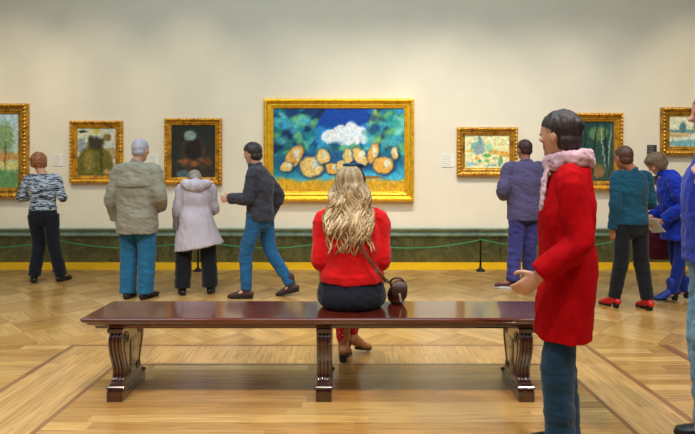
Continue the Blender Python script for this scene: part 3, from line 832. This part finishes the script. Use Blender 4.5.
def w2l(X, Y, rz, p):      # a point of the place in a person's own frame
    return Matrix.Rotation(-math.radians(rz), 3, 'Z') @ (V(p) - V((X, Y, 0)))

M_leather_blk = simple('black_leather', (26, 25, 27), rough=.4, bump=.1); M_sole_blk = simple('black_rubber', (18, 18, 18), rough=.7)
M_white_rub = simple('white_rubber', (222, 220, 224), rough=.6)

# --- curly-haired woman at the left, striped blouse
def zebra():
    m, nt, b = newmat('striped_blouse')
    tc = N(nt, 'ShaderNodeTexCoord'); mp = N(nt, 'ShaderNodeMapping'); mp.inputs['Scale'].default_value = (9, 9, 44)
    nt.links.new(tc.outputs['Object'], mp.inputs[0])
    n = N(nt, 'ShaderNodeTexNoise'); n.inputs['Scale'].default_value = 1.5; n.inputs['Detail'].default_value = 3; n.inputs['Distortion'].default_value = .8
    nt.links.new(mp.outputs[0], n.inputs['Vector'])
    r = ramp(nt, [(.44, srgb(38, 44, 58)), (.53, srgb(176, 188, 204)), (.7, srgb(214, 220, 228))]); nt.links.new(n.outputs['Fac'], r.inputs[0]); nt.links.new(r.outputs[0], b.inputs['Base Color'])
    b.inputs['Roughness'].default_value = .8
    return m
X, Y, RZ = -3.70, 6.56, 4
r = person('woman with curly auburn hair, grey striped blouse and black trousers at far left', X, Y, RZ)
H = 1.57
J = pose(H, yaw=12, elL=(-.255, -.02, 1.02), elR=(.235, -.02, 1.02), wrL=(-.19, .19, 1.03), wrR=(.17, .20, 1.03), knL=(-.06, .03, .46), knR=(.12, .01, .46), anL=(-.09, -.02, .078), anR=(.20, .03, .078), hipL=(-.08, 0, .79), hipR=(.09, 0, .79), ftL=30, ftR=-12, head=(-.05, .01, 1.455))
hh = body_mesh(J, SK, r)
jacket(J, zebra(), r, [((0, 0, .555), .104, .078), ('pelvis', .104, .078), ('waist', .094, .072), ('chest', .104, .078), ('top', .094, .056), ('neck', .04, .04)][0:1] + [((0, 0, .58), .100, .076), ('waist', .092, .070), ('chest', .103, .076), ('top', .092, .056), ('neck', .04, .04)], sleeve=(.038, .034, .030), cuff=.55, name='blouse', amp=.005)
trousers(J, fabric('black_trousers', (17, 20, 30)), r, thigh=.060, knee=.049, cuff=.043, bw=1.0, seed=3)
shoes(J, M_leather_blk, M_sole_blk, r, .25)
hair_cap(J, hairmat('auburn_hair', (120, 66, 34), (196, 130, 80)), r, hh, vol=1.22, back=.08, low=-.10, amp=.010, sc=(34, 34, 34), extra=[((.25, -.05, -.08), (.2, .25, .25)), ((-.25, -.05, -.08), (.2, .25, .25)), ((0, -.15, .32), (.3, .34, .25))])

# --- grey-haired man in the parka
X, Y, RZ = -2.22, 5.70, -8
r = person('grey-haired man in beige-grey parka and blue jeans, standing with back turned', X, Y, RZ)
H = 1.70
J = pose(H, yaw=-6, shL=(-.19, 0, 1.345), shR=(.19, 0, 1.345), elL=(-.275, -.03, 1.05), elR=(.27, -.02, 1.06), wrL=(-.285, .08, .82), wrR=(.16, .20, .95), knL=(-.10, .02, .49), knR=(.10, .02, .49), anL=(-.10, -.01, .085), anR=(.10, -.01, .085), hipL=(-.09, 0, .87), hipR=(.09, 0, .87), ftL=10, ftR=-10, head=(.03, .02, 1.565))
hh = body_mesh(J, SK, r, 1.08)
jk = jacket(J, fabric('parka_cloth', (146, 142, 126), scale=8, var=.1), r, [((0, 0, .405), .122, .098), ((0, 0, .46), .124, .098), ('pelvis', .122, .094), ('waist', .122, .092), ('chest', .128, .092), ('top', .112, .066), ('neck', .055, .052)], sleeve=(.052, .044, .036), cuff=.95, collar=.035, amp=.010, bw=1.04)
bm = bmesh.new()
tube(bm, [(-.19, -.09, 1.19), (-.1, -.155, 1.185), (0, -.17, 1.18), (.1, -.155, 1.185), (.19, -.09, 1.19)], [.005] * 5, side=(0, 0, 1), n=8)
obj('seam', bm, fabric('parka_seam', (118, 114, 100)), jk, True)
trousers(J, fabric('mid_blue_denim', (34, 104, 146)), r, thigh=.062, knee=.054, cuff=.047, bw=1.03, cuffz=.045, amp=.007, seed=9)
shoes(J, M_leather_blk, M_sole_blk, r, .28)
hair_cap(J, hairmat('silver_hair', (138, 138, 150), (196, 194, 206)), r, hh, vol=1.03, low=-.10)

# --- bowed person in the lilac coat
X, Y, RZ = -1.66, 5.92, 14
r = person('stooping person in long pale lilac-grey coat with hood down and black trousers', X, Y, RZ)
H = 1.52
J = pose(H, waist=(0, .03, .94), chest=(0, .02, 1.06), top=(.0, .06, 1.17), neck=(0, .10, 1.215), head=(-.02, .235, 1.25), pitch=-48, yaw=14, shL=(-.15, .06, 1.15), shR=(.15, .06, 1.15), elL=(-.20, .05, .90), elR=(.19, .12, .90), wrL=(-.20, .15, .70), wrR=(.08, .30, .93), hipL=(-.10, 0, .76), hipR=(.10, 0, .76), knL=(-.13, .01, .44), knR=(.13, .01, .44), anL=(-.14, -.02, .076), anR=(.15, -.02, .076))
hh = body_mesh(J, SK, r)
jk = jacket(J, fabric('lilac_wool', (188, 178, 190), scale=6, var=.1), r, [((.025, -.01, .335), .182, .12), ((.01, -.005, .43), .150, .105), ('pelvis', .122, .092), ('waist', .105, .084), ('chest', .108, .082), ('top', .096, .066), ('neck', .052, .050)], sleeve=(.045, .040, .034), cuff=.97, amp=.011, name='coat', sc=(9, 9, 5))
bm = bmesh.new()                                     # hood lying on the upper back
tube(bm, [(-.12, .10, 1.20), (-.13, .02, 1.205), (-.07, -.055, 1.19), (0, -.08, 1.175), (.07, -.055, 1.19), (.13, .02, 1.205), (.12, .10, 1.20)], [(.03, .034), (.045, .042), (.06, .05), (.065, .055), (.06, .05), (.045, .042), (.03, .034)], side=(0, 0, 1), n=16)
ball(bm, (0, .01, 1.19), (.12, .08, .06))
remesh('hood', bm, fabric('lilac_hood', (196, 187, 198)), jk, .008, 4, fold(12, 12, 12, .008))
trousers(J, fabric('charcoal_trousers', (16, 20, 30)), r, thigh=.060, knee=.058, cuff=.056, bw=1.0, seed=5)
shoes(J, M_leather_blk, M_sole_blk, r, .25)
hair_cap(J, hairmat('grey_brown_hair', (120, 108, 98), (170, 158, 148)), r, hh, vol=1.06, low=-.14)

# --- walker in the dark jacket
X, Y, RZ = -.93, 5.75, 84
r = person('walker in dark jacket and blue jeans stepping left with brown ankle boots', X, Y, RZ)
H = 1.66
J = pose(H, waist=(0, .0, 1.03), chest=(0, .01, 1.19), top=(0, .03, 1.32), neck=(0, .045, 1.385), head=(0, .085, 1.53), pitch=-8, yaw=-14, shL=(-.165, .03, 1.32), shR=(.165, .02, 1.32), elL=(-.20, .08, 1.06), elR=(.20, -.16, 1.08), wrL=(-.12, .30, 1.05), wrR=(.19, -.06, .86), hipL=(-.085, .02, .85), hipR=(.085, -.02, .85), knL=(-.08, .13, .49), knR=(.08, -.10, .47), anL=(-.08, .13, .083), anR=(.08, -.32, .115), ftL=2, ftR=-6, ftpR=-14)
hh = body_mesh(J, SK, r)
jacket(J, fabric('charcoal_jacket', (56, 56, 68)), r, [((0, 0, .49), .108, .088), ('pelvis', .112, .09), ('waist', .104, .084), ('chest', .114, .094), ('top', .10, .070), ('neck', .052, .05)], sleeve=(.048, .042, .034), collar=.04, amp=.010)
trousers(J, fabric('bright_blue_denim', (30, 92, 142)), r, thigh=.058, knee=.042, cuff=.032, seed=2, amp=.007, cuffz=.07)
M_brboot = simple('brown_suede', (62, 38, 36), rough=.7)
shoes(J, M_brboot, M_sole_blk, r, .265, ankle=.075, heel=.012)
hair_cap(J, hairmat('dark_brown_hair', (30, 26, 28), (64, 54, 52)), r, hh, vol=1.12, low=-.16)

# --- man in the slate purple jacket
X, Y, RZ = 2.07, 6.30, 10
r = person('short-haired man in slate purple jacket, back turned, right of the cream painting', X, Y, RZ)
H = 1.73
J = pose(H, yaw=10, shL=(-.20, 0, 1.38), shR=(.20, 0, 1.38), elL=(-.29, -.02, 1.12), elR=(.26, -.02, 1.10), wrL=(-.17, .20, 1.05), wrR=(.15, .20, 1.04), hipL=(-.09, 0, .88), hipR=(.09, 0, .88), knL=(-.13, -.02, .49), knR=(.06, .0, .49), anL=(-.20, -.09, .087), anR=(.08, .06, .087), ftL=62, ftR=18, head=(.0, .02, 1.60))
hh = body_mesh(J, SK2, r, 1.08)
jacket(J, fabric('slate_purple_cloth', (92, 84, 122), scale=5, var=.16), r, [((0, 0, .45), .114, .088), ('pelvis', .116, .09), ('waist', .116, .088), ('chest', .126, .09), ('top', .112, .066), ('neck', .052, .05)], sleeve=(.050, .043, .035), collar=.03, amp=.010, bw=1.06)
trousers(J, fabric('violet_blue_denim', (64, 62, 128)), r, thigh=.060, knee=.048, cuff=.042, seed=6, amp=.010)
shoes(J, fabric('maroon_canvas', (82, 44, 56)), M_white_rub, r, .28, solet=.024)
hair_cap(J, hairmat('cropped_brown_hair', (44, 26, 24), (84, 50, 42)), r, hh, vol=1.0, low=-.08)

# --- near walker in the red coat
X, Y, RZ = 1.02, 2.50, 76
r = person('near walker in long crimson coat, pale scarf and dark blue jeans', X, Y, RZ)
H = 1.60
J = pose(H, yaw=-34, shL=(-.145, .01, 1.275), shR=(.145, -.01, 1.275), elL=(-.18, -.02, 1.01), elR=(.175, -.07, 1.02), wrL=(-.165, .14, .86), wrR=(.165, .0, .80), hipL=(-.07, .01, .83), hipR=(.07, -.01, .83), knL=(-.055, .05, .46), knR=(.055, .03, .45), anL=(-.05, .04, .080), anR=(.05, .0, .080), head=(0, .035, 1.49))
hh = body_mesh(J, SK, r, .8)
jk = jacket(J, fabric('crimson_wool', (178, 0, 10), scale=4, var=.14, sheen=0, spec=.12), r, [((0, .015, .345), .10, .074), ((0, .012, .42), .10, .078), ('pelvis', .102, .080), ('waist', .096, .074), ('chest', .104, .080), ('top', .094, .058), ('neck', .05, .05)], sleeve=(.046, .040, .034), collar=.02, amp=.012, name='coat', sc=(8, 8, 4), voxel=.0075)
bm = bmesh.new()
tube(bm, [(0.0, .085, 1.355), (-.075, .03, 1.365), (-.07, -.055, 1.375), (0, -.095, 1.375), (.07, -.055, 1.375), (.075, .03, 1.365), (0.01, .09, 1.35)], [(.042, .024)] * 7, side=(0, 0, 1), n=14)
tube(bm, [(0.0, .09, 1.34), (-.02, .105, 1.26), (-.03, .12, 1.14)], [(.035, .012), (.045, .012), (.05, .010)], side=(1, 0, 0), n=12)
remesh('scarf', bm, fabric('pale_pink_scarf', (206, 168, 180)), r, .006, 3, fold(20, 20, 30, .008))
trousers(J, fabric('dark_teal_denim', (16, 56, 84)), r, thigh=.050, knee=.044, cuff=.038, seed=4, amp=.006, voxel=.008, bw=.84)
shoes(J, M_leather_blk, M_sole_blk, r, .25, ankle=.03)
hair_cap(J, hairmat('black_brown_hair', (26, 20, 22), (64, 44, 42)), r, hh, vol=1.06, low=-.16, extra=[((0, -.40, .16), (.17, .15, .17))])

# --- person in the teal jacket with red shoes
X, Y, RZ = 2.76, 5.25, 6
r = person('person in dark teal jacket, black trousers and bright red ankle shoes, back turned', X, Y, RZ)
H = 1.60
J = pose(H, yaw=10, shL=(-.145, 0, 1.28), shR=(.145, 0, 1.28), elL=(-.175, -.02, 1.0), elR=(.20, .0, 1.02), wrL=(-.165, .03, .77), wrR=(.19, .20, .98), hipL=(-.085, 0, .81), hipR=(.085, 0, .81), knL=(-.10, .01, .46), knR=(.10, .0, .46), anL=(-.135, .07, .08), anR=(.13, -.06, .08), head=(-.07, .02, 1.475), ftL=12)
hh = body_mesh(J, SK2, r, .8)
jacket(J, fabric('teal_cloth', (16, 72, 96), scale=5, var=.2), r, [((0, 0, .52), .112, .086), ('pelvis', .112, .086), ('waist', .106, .08), ('chest', .112, .084), ('top', .10, .062), ('neck', .05, .048)], sleeve=(.046, .039, .032), collar=.025, amp=.010, bw=.9)
trousers(J, fabric('black_wool', (18, 20, 26)), r, thigh=.055, knee=.044, cuff=.036, seed=8, cuffz=.075, bw=.9)
M_red = simple('red_leather', (206, 22, 26), rough=.4)
shoes(J, M_red, M_sole_blk, r, .25, ankle=.03, heel=.03)
hair_cap(J, hairmat('short_dark_hair', (58, 34, 28), (104, 66, 50)), r, hh, vol=1.03, low=-.12)

# --- woman with the brown bob, leaning to the left
X, Y, RZ = 3.42, 5.55, 78
r = person('woman with brown bob bending left in royal blue coat and blue boots', X, Y, RZ)
H = 1.62
J = pose(H, waist=(0, .04, .99), chest=(0, .07, 1.12), top=(0, .11, 1.25), neck=(0, .15, 1.31), head=(0, .225, 1.42), pitch=-34, yaw=6, shL=(-.15, .11, 1.235), shR=(.15, .10, 1.235), elL=(-.21, .04, .99), elR=(.20, .02, .98), wrL=(-.14, .21, .84), wrR=(.10, .24, .86), hipL=(-.08, 0, .83), hipR=(.08, 0, .83), knL=(-.07, .02, .46), knR=(.07, .02, .46), anL=(-.07, .10, .10), anR=(.08, -.06, .10), ftL=6, ftR=-8)
hh = body_mesh(J, SK, r)
jacket(J, fabric('royal_blue_cloth', (14, 48, 170), scale=5, var=.2), r, [((0, -.01, .40), .118, .125), ((0, -.005, .46), .116, .112), ('pelvis', .114, .1), ('waist', .108, .092), ('chest', .114, .092), ('top', .10, .068), ('neck', .05, .05)], sleeve=(.048, .043, .036), collar=.035, amp=.013, name='coat', sc=(10, 10, 12))
trousers(J, fabric('blue_leggings', (14, 40, 128)), r, thigh=.054, knee=.037, cuff=.028, seed=12, amp=.004, name='leggings')
shoes(J, simple('blue_suede', (14, 48, 140), rough=.6), M_sole_blk, r, .25, ankle=.10, heel=.055)
bob = hair_cap(J, hairmat('brown_bob_hair', (84, 62, 44), (138, 108, 80)), r, hh, vol=1.12, low=-.14, fringe=True, extra=[((.3, -.02, -.1), (.11, .26, .3)), ((-.3, -.02, -.1), (.11, .26, .3)), ((0, -.3, -.1), (.3, .18, .28)), ((0, .22, .30), (.27, .22, .15))])
# leaflet and bag that she carries
def local_to_world(X, Y, RZ, p): return Matrix.Rotation(math.radians(RZ), 3, 'Z') @ V(p) + V((X, Y, 0))
p = local_to_world(X, Y, RZ, (-.12, .275, .775))
lf = empty('leaflet', p, math.radians(RZ)); tag(lf, 'pale folded leaflet held by the woman in the blue coat', 'leaflet')
bm = bmesh.new(); vs = box(bm, (0, 0, 0), (.20, .004, .15), 0, Matrix.Rotation(-.7, 3, 'X') @ Matrix.Rotation(.25, 3, 'Z')); obj('sheet', bm, simple('pale_paper', (190, 206, 212), rough=.6, var=.04), lf)
bm = bmesh.new(); box(bm, (0.01, .012, 0.004), (.19, .003, .145), 0, Matrix.Rotation(-.62, 3, 'X') @ Matrix.Rotation(.3, 3, 'Z')); obj('sheet', bm, simple('pale_paper_inside', (206, 214, 214), rough=.6, var=.04), lf)
p = local_to_world(X, Y, RZ, (.30, .12, .42))
hb = empty('handbag', p, math.radians(RZ)); tag(hb, 'dark maroon handbag hanging beside the blue-coated woman', 'bag')
bm = bmesh.new()
tube(bm, [(0, 0, 0), (0, 0, .08), (0, 0, .2), (0, 0, .27)], [(.19, .055), (.2, .06), (.185, .045), (.17, .02)], side=(0, 1, 0), n=28)
remesh('bag_body', bm, fabric('maroon_leather', (92, 14, 34), rough=.5), hb, .008, 3, fold(10, 10, 14, .008))
bm = bmesh.new(); tube(bm, [(0, -.11, .25), (-.01, -.09, .40), (-.02, 0, .47), (-.01, .09, .40), (0, .11, .25)], [(.010, .006)] * 5, side=(1, 0, 0), n=8); obj('handle', bm, M_leather_blk, hb, True)

# --- near person cut off at the right edge
X, Y, RZ = 1.765, 2.56, 70
r = person('person cut off by the right edge, royal blue jacket and light blue jeans', X, Y, RZ)
H = 1.72
J = pose(H, shL=(-.17, .02, 1.37), shR=(.17, 0, 1.37), elL=(-.25, -.08, 1.12), elR=(.22, -.08, 1.08), wrL=(-.19, .05, 1.26), wrR=(.20, -.06, .83), hipL=(-.085, .0, .88), hipR=(.085, 0, .88), knL=(-.08, .05, .49), knR=(.08, .03, .49), anL=(-.08, .04, .086), anR=(.08, -.03, .086), palmL=(1, -.3, .2))
hh = body_mesh(J, SK, r)
jacket(J, fabric('deep_blue_quilt', (18, 50, 168), scale=5, var=.2), r, [((0, 0, .51), .112, .092), ('pelvis', .112, .09), ('waist', .106, .085), ('chest', .114, .09), ('top', .104, .066), ('neck', .052, .05)], sleeve=(.05, .044, .036), collar=.04, amp=.010)
trousers(J, fabric('light_blue_denim', (112, 158, 190)), r, thigh=.060, knee=.050, cuff=.042, seed=14, amp=.010)
shoes(J, M_leather_blk, M_sole_blk, r, .27)
hair_cap(J, hairmat('mid_brown_hair', (60, 42, 32), (104, 76, 56)), r, hh, vol=1.08, low=-.18)

# ------------------------------------------------------------------ seated woman
X, Y, RZ = .025, 3.33, 0
r = person('woman with long wavy blonde hair in red cardigan, seated on bench, back turned', X, Y, RZ)
H = 1.63
J = pose(H, pelvis=(0, 0, .60), waist=(0, -.03, .76), chest=(0, -.03, .90), top=(0, -.01, 1.035), neck=(0, .0, 1.10), head=(0.0, .035, 1.235), yaw=-36, pitch=4,
         shL=(-.165, -.01, 1.025), shR=(.165, -.01, 1.025), elL=(-.188, -.03, .78), elR=(.183, -.03, .78), wrL=(-.12, .20, .69), wrR=(.10, .21, .69), curl=40, palmL=(.1, .1, -1), palmR=(-.1, .1, -1),
         hipL=(-.09, .03, .585), hipR=(.09, .03, .585), knL=(-.085, .45, .57), knR=(.075, .45, .565), anL=(-.052, .45, .082), anR=(.0, .56, .125), ftL=-8, ftR=-58, ftpR=-10)
hh = body_mesh(J, SK, r, 1.0, hh=.215, voxel=.0058)
for o in r.children:
    if o.name.startswith('body'):
        for v in o.data.vertices:
            if .4 < v.co.z < .505 and v.co.y < .30: v.co.z = .505
M_card = fabric('red_knit', (216, 4, 10), scale=7, var=.12, bscale=260, bump=.25)
cd = jacket(J, M_card, r, [((0, -.01, .405), .124, .082), ((0, -.015, .44), .118, .080), ('waist', .105, .072), ('chest', .118, .080), ('top', .104, .062), ('neck', .042, .042)], sleeve=(.046, .038, .028), cuff=.42, amp=.006, name='cardigan', voxel=.006, sc=(9, 9, 11))
# skirt over hips and thighs
bm = bmesh.new()
tube(bm, [(0, 0, .500), (0, 0, .54), (0, 0, .60), (0, -.005, .65), (0, -.015, .71)], [(.185, .150), (.212, .175), (.208, .165), (.190, .145), (.165, .115)], n=30, round_=False)
for s in (-1, 1): tube(bm, [(s * .09, .05, .575), (s * .098, .22, .575), (s * .10, .34, .573)], [(.098, .078), (.093, .074), (.088, .070)], n=20)
sk = remesh('skirt', bm, fabric('navy_black_cloth', (15, 19, 34)), r, .007, 4, fold(12, 12, 12, .006))
for v in sk.data.vertices:
    if v.co.z < .4925: v.co.z = .4925
# red patterned leggings
m, nt, b = newmat('red_patterned_tights')
tc = N(nt, 'ShaderNodeTexCoord'); n = N(nt, 'ShaderNodeTexVoronoi'); n.inputs['Scale'].default_value = 42; nt.links.new(tc.outputs['Object'], n.inputs['Vector'])
rp = ramp(nt, [(.18, srgb(232, 200, 190)), (.24, srgb(196, 14, 22))]); nt.links.new(n.outputs['Distance'], rp.inputs[0]); nt.links.new(rp.outputs[0], b.inputs['Base Color']); b.inputs['Roughness'].default_value = .8
bm = bmesh.new()
for s in 'LR':
    kn, an = J['kn' + s], J['an' + s]
    tube(bm, [J['hip' + s].lerp(kn, .6), kn + V((0, -.01, 0)), kn.lerp(an, .35) + V((0, -.012, 0)), kn.lerp(an, .85)], [(.075, .07), (.060, .062), (.056, .062), (.044, .048)], n=18)
remesh('tights', bm, m, r, .007, 3, fold(12, 12, 20, .003))
# tan boots with blocky heels
M_tan = simple('tan_leather', (172, 112, 62), rough=.55, var=.2, scale=30); M_heel = simple('dark_stacked_heel', (52, 38, 32), rough=.6)
shoes(J, M_tan, M_heel, r, .25, w=.044, ankle=.14, heel=.045, solet=.014)
# hair: cap plus many wavy locks
M_blonde = hairmat('ash_blonde_hair', (150, 116, 76), (232, 204, 158), attr=True)
hM = headM(J)
bm = bmesh.new(); cl = bm.loops.layers.float_color.new('Col')
ball(bm, (0, -.045 * hh, .10 * hh), (.37 * hh, .45 * hh, .42 * hh), hM, seg=26); ball(bm, (0, -.2 * hh, -.15 * hh), (.34 * hh, .27 * hh, .36 * hh), hM, seg=22)
for f in bm.faces:
    for l in f.loops: l[cl] = srgb(150, 120, 84)
rnd = random.Random(11)
for i in range(330):
    th = math.radians(rnd.uniform(-108, 108))          # 0 = back of the head
    lvl = rnd.uniform(0, 1); thick = rnd.uniform(.004, .0085)
    R1 = 1.03 + rnd.uniform(0, .07)
    pts = []
    top = hM @ V((rnd.uniform(-.03, .03) * hh, (.10 + rnd.uniform(-.06, .02)) * hh, .50 * hh))
    for a in (0, 22, 45, 68, 88):
        a_ = math.radians(a)
        q = V((math.sin(th) * math.sin(a_) * .375 * R1, -math.cos(th) * math.sin(a_) * .44 * R1 - .035, .10 + math.cos(a_) * .43 * R1)) * hh
        pts.append(hM @ q)
    pts[0] = top
    e = pts[-1]
    side = math.sin(th)
    Lh = rnd.uniform(.23, .43) if abs(side) < .8 else rnd.uniform(.18, .32)
    xe = J['head'].x - .005 + side * rnd.uniform(.085, .15) + rnd.uniform(-.03, .03)
    xe = max(-.155, min(.115, xe))
    amp = rnd.uniform(.010, .022); ph = th * 3 + rnd.uniform(-.8, .8); fr = rnd.uniform(15, 19) / .4
    n = 11
    for k in range(1, n + 1):
        t = k / n; z = e.z - Lh * t
        x = e.x + (xe - e.x) * min(1, t * 1.4) * (1 if True else 0) + amp * math.sin(fr * Lh * t + ph) * min(1, t * 3)
        # lies on the upper back, which is a little behind the neck
        yb = -.085 - .035 * max(0, min(1, (1.10 - z) / .08)) - lvl * .026 - .03 * max(0, min(1, (1.06 - z) / .08))
        yb += .28 * x * x / .04 * .12
        y = e.y + (yb - e.y) * min(1, t * 2.0)
        y += amp * .5 * math.cos(fr * Lh * t + ph)
        pts.append(V((x, y, z)))
    rr = [thick * .7] * 5 + [thick * (1 - .65 * (k / n) ** 2) for k in range(1, n + 1)]
    g = rnd.random(); base = (mix((150, 112, 70), (240, 216, 172), g))
    if rnd.random() < .25: base = (120, 90, 58)
    tube(bm, pts, [(q * 1.5, q * .8) for q in rr], side=(1, 0, 0), n=6, sub=2, round_=False, layer=cl, col=srgb(*base))
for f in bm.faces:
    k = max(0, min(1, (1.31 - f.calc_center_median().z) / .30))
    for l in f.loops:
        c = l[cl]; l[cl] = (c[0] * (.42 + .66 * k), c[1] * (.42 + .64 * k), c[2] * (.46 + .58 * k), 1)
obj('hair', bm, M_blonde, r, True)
# sunglasses pushed up on the head
bm = bmesh.new()
pts = [hM @ (V((math.cos(a) * .43, .06 + math.sin(a) * .02, .14 + math.sin(a) * .44)) * hh) for a in [PI * k / 14 for k in range(15)]]
tube(bm, pts, [(.010, .005)] * 15, side=(0, 1, 0), n=8, sub=2)
for s in (-1, 1):
    tube(bm, [hM @ (V((s * .41, .12, .20)) * hh), hM @ (V((s * .42, -.02, .02)) * hh), hM @ (V((s * .42, -.08, -.06)) * hh)], [.005] * 3, n=8)
sg = obj('sunglasses', bm, simple('black_plastic', (24, 24, 34), rough=.25), r, True)
bm = bmesh.new()
for s in (-1, 1): ball(bm, V((s * .21, .14, .56)) * hh, V((.17, .035, .12)) * hh, hM, Matrix.Rotation(.75, 3, 'X'), seg=16)
obj('lens', bm, simple('blue_mirror_lens', (60, 130, 190), rough=.1, metal=.4), sg, True)

# brown shoulder bag resting on the bench, strap across her back
bag = empty('shoulder_bag', (fx(398, 3.42), 3.415, BZ)); tag(bag, 'small brown leather saddle bag at the seated woman\'s right hip', 'bag')
M_brown = simple('brown_leather', (112, 60, 40), rough=.42, scale=25, var=.25, bump=.15); M_brd = simple('dark_brown_leather', (62, 34, 26), rough=.45)
bm = bmesh.new()
tube(bm, [(-.03, 0, .09), (-.012, 0, .135), (.01, 0, .13), (.035, 0, .095), (.045, 0, .06), (.03, 0, .03), (0, 0, .02), (-.03, 0, .04)][:1] + [(0, 0, .09)] + [(.03, 0, .06)], [(.05, .05), (.068, .05), (.045, .045)], side=(0, 1, 0), n=20)
bm.clear()
tube(bm, [(-.025, 0, .030), (-.02, 0, .055), (-.012, 0, .09), (-.01, 0, .125)], [(.06, .045), (.066, .052), (.060, .046), (.045, .03)], side=(0, 1, 0), n=24)
bb = remesh('bag_body', bm, M_brown, bag, .005, 3, fold(24, 24, 24, .003))
for v in bb.data.vertices: v.co.x = (v.co.x + .015) * 1.2; v.co.z = max(.002, v.co.z)
bm = bmesh.new()
tube(bm, [(0.0, -.055, .138), (.0, -.070, .11), (.0, -.074, .075), (.0, -.070, .05)], [(.046, .005), (.052, .005), (.046, .005), (.03, .004)], side=(1, 0, 0), n=16, sub=3)
obj('flap', bm, M_brd, bag, True)
bm = bmesh.new()
tube(bm, [(-.042, 0, .10), (-.05, 0, .135), (-.02, -.01, .16), (.02, -.01, .155), (.04, 0, .13)], [(.006, .006)] * 5, n=8)
obj('top_rim', bm, M_brd, bag, True)
bm = bmesh.new(); ball(bm, (.002, -.078, .07), (.007, .004, .009)); 
for k in (0, 1): tube(bm, [(.002 + .005 * k, -.078, .062), (.004 + .007 * k, -.080, .045), (.008 + .008 * k, -.080, .025)], [.003] * 3, n=6)
obj('tassel', bm, simple('beige_cord', (190, 158, 124), rough=.6), bag, True)
bm = bmesh.new()
bl = bag.location
WP = [(X + .0, Y + .04, 1.105), (X - .045, Y - .03, 1.115), (X - .03, Y - .10, 1.04), (X + .03, Y - .165, .93), (X + .085, Y - .17, .83), (X + .15, Y - .165, .74), (X + .205, Y - .12, .67), (bl.x - .045, bl.y - .02, BZ + .135)]
tube(bm, [V(p) - bl for p in WP], [(.011, .003)] * len(WP), side=(1, 0, .6), n=8, sub=5, round_=False)
obj('strap', bm, M_brown, bag, True)
for t in (5, 6):
    bm = bmesh.new(); box(bm, V(WP[t]) - bl + V((0, -.004, 0)), (.028, .008, .022), .003); obj('buckle', bm, M_steel, bag)

# ------------------------------------------------------------------ camera
cam = bpy.data.cameras.new('camera'); cam.lens = 36 * F / 695; cam.sensor_width = 36; cam.sensor_fit = 'HORIZONTAL'
cam.shift_y = -(217 - 175) / 695; cam.clip_end = 100
co = bpy.data.objects.new('camera', cam); COL.objects.link(co); co.location = (0, 0, EYE); co.rotation_euler = (PI / 2, 0, 0)
S.camera = co
S.view_settings.view_transform = 'Standard'; S.view_settings.look = 'None'; S.view_settings.gamma = 1; S.view_settings.exposure = 0.05
S.view_settings.use_curve_mapping = False
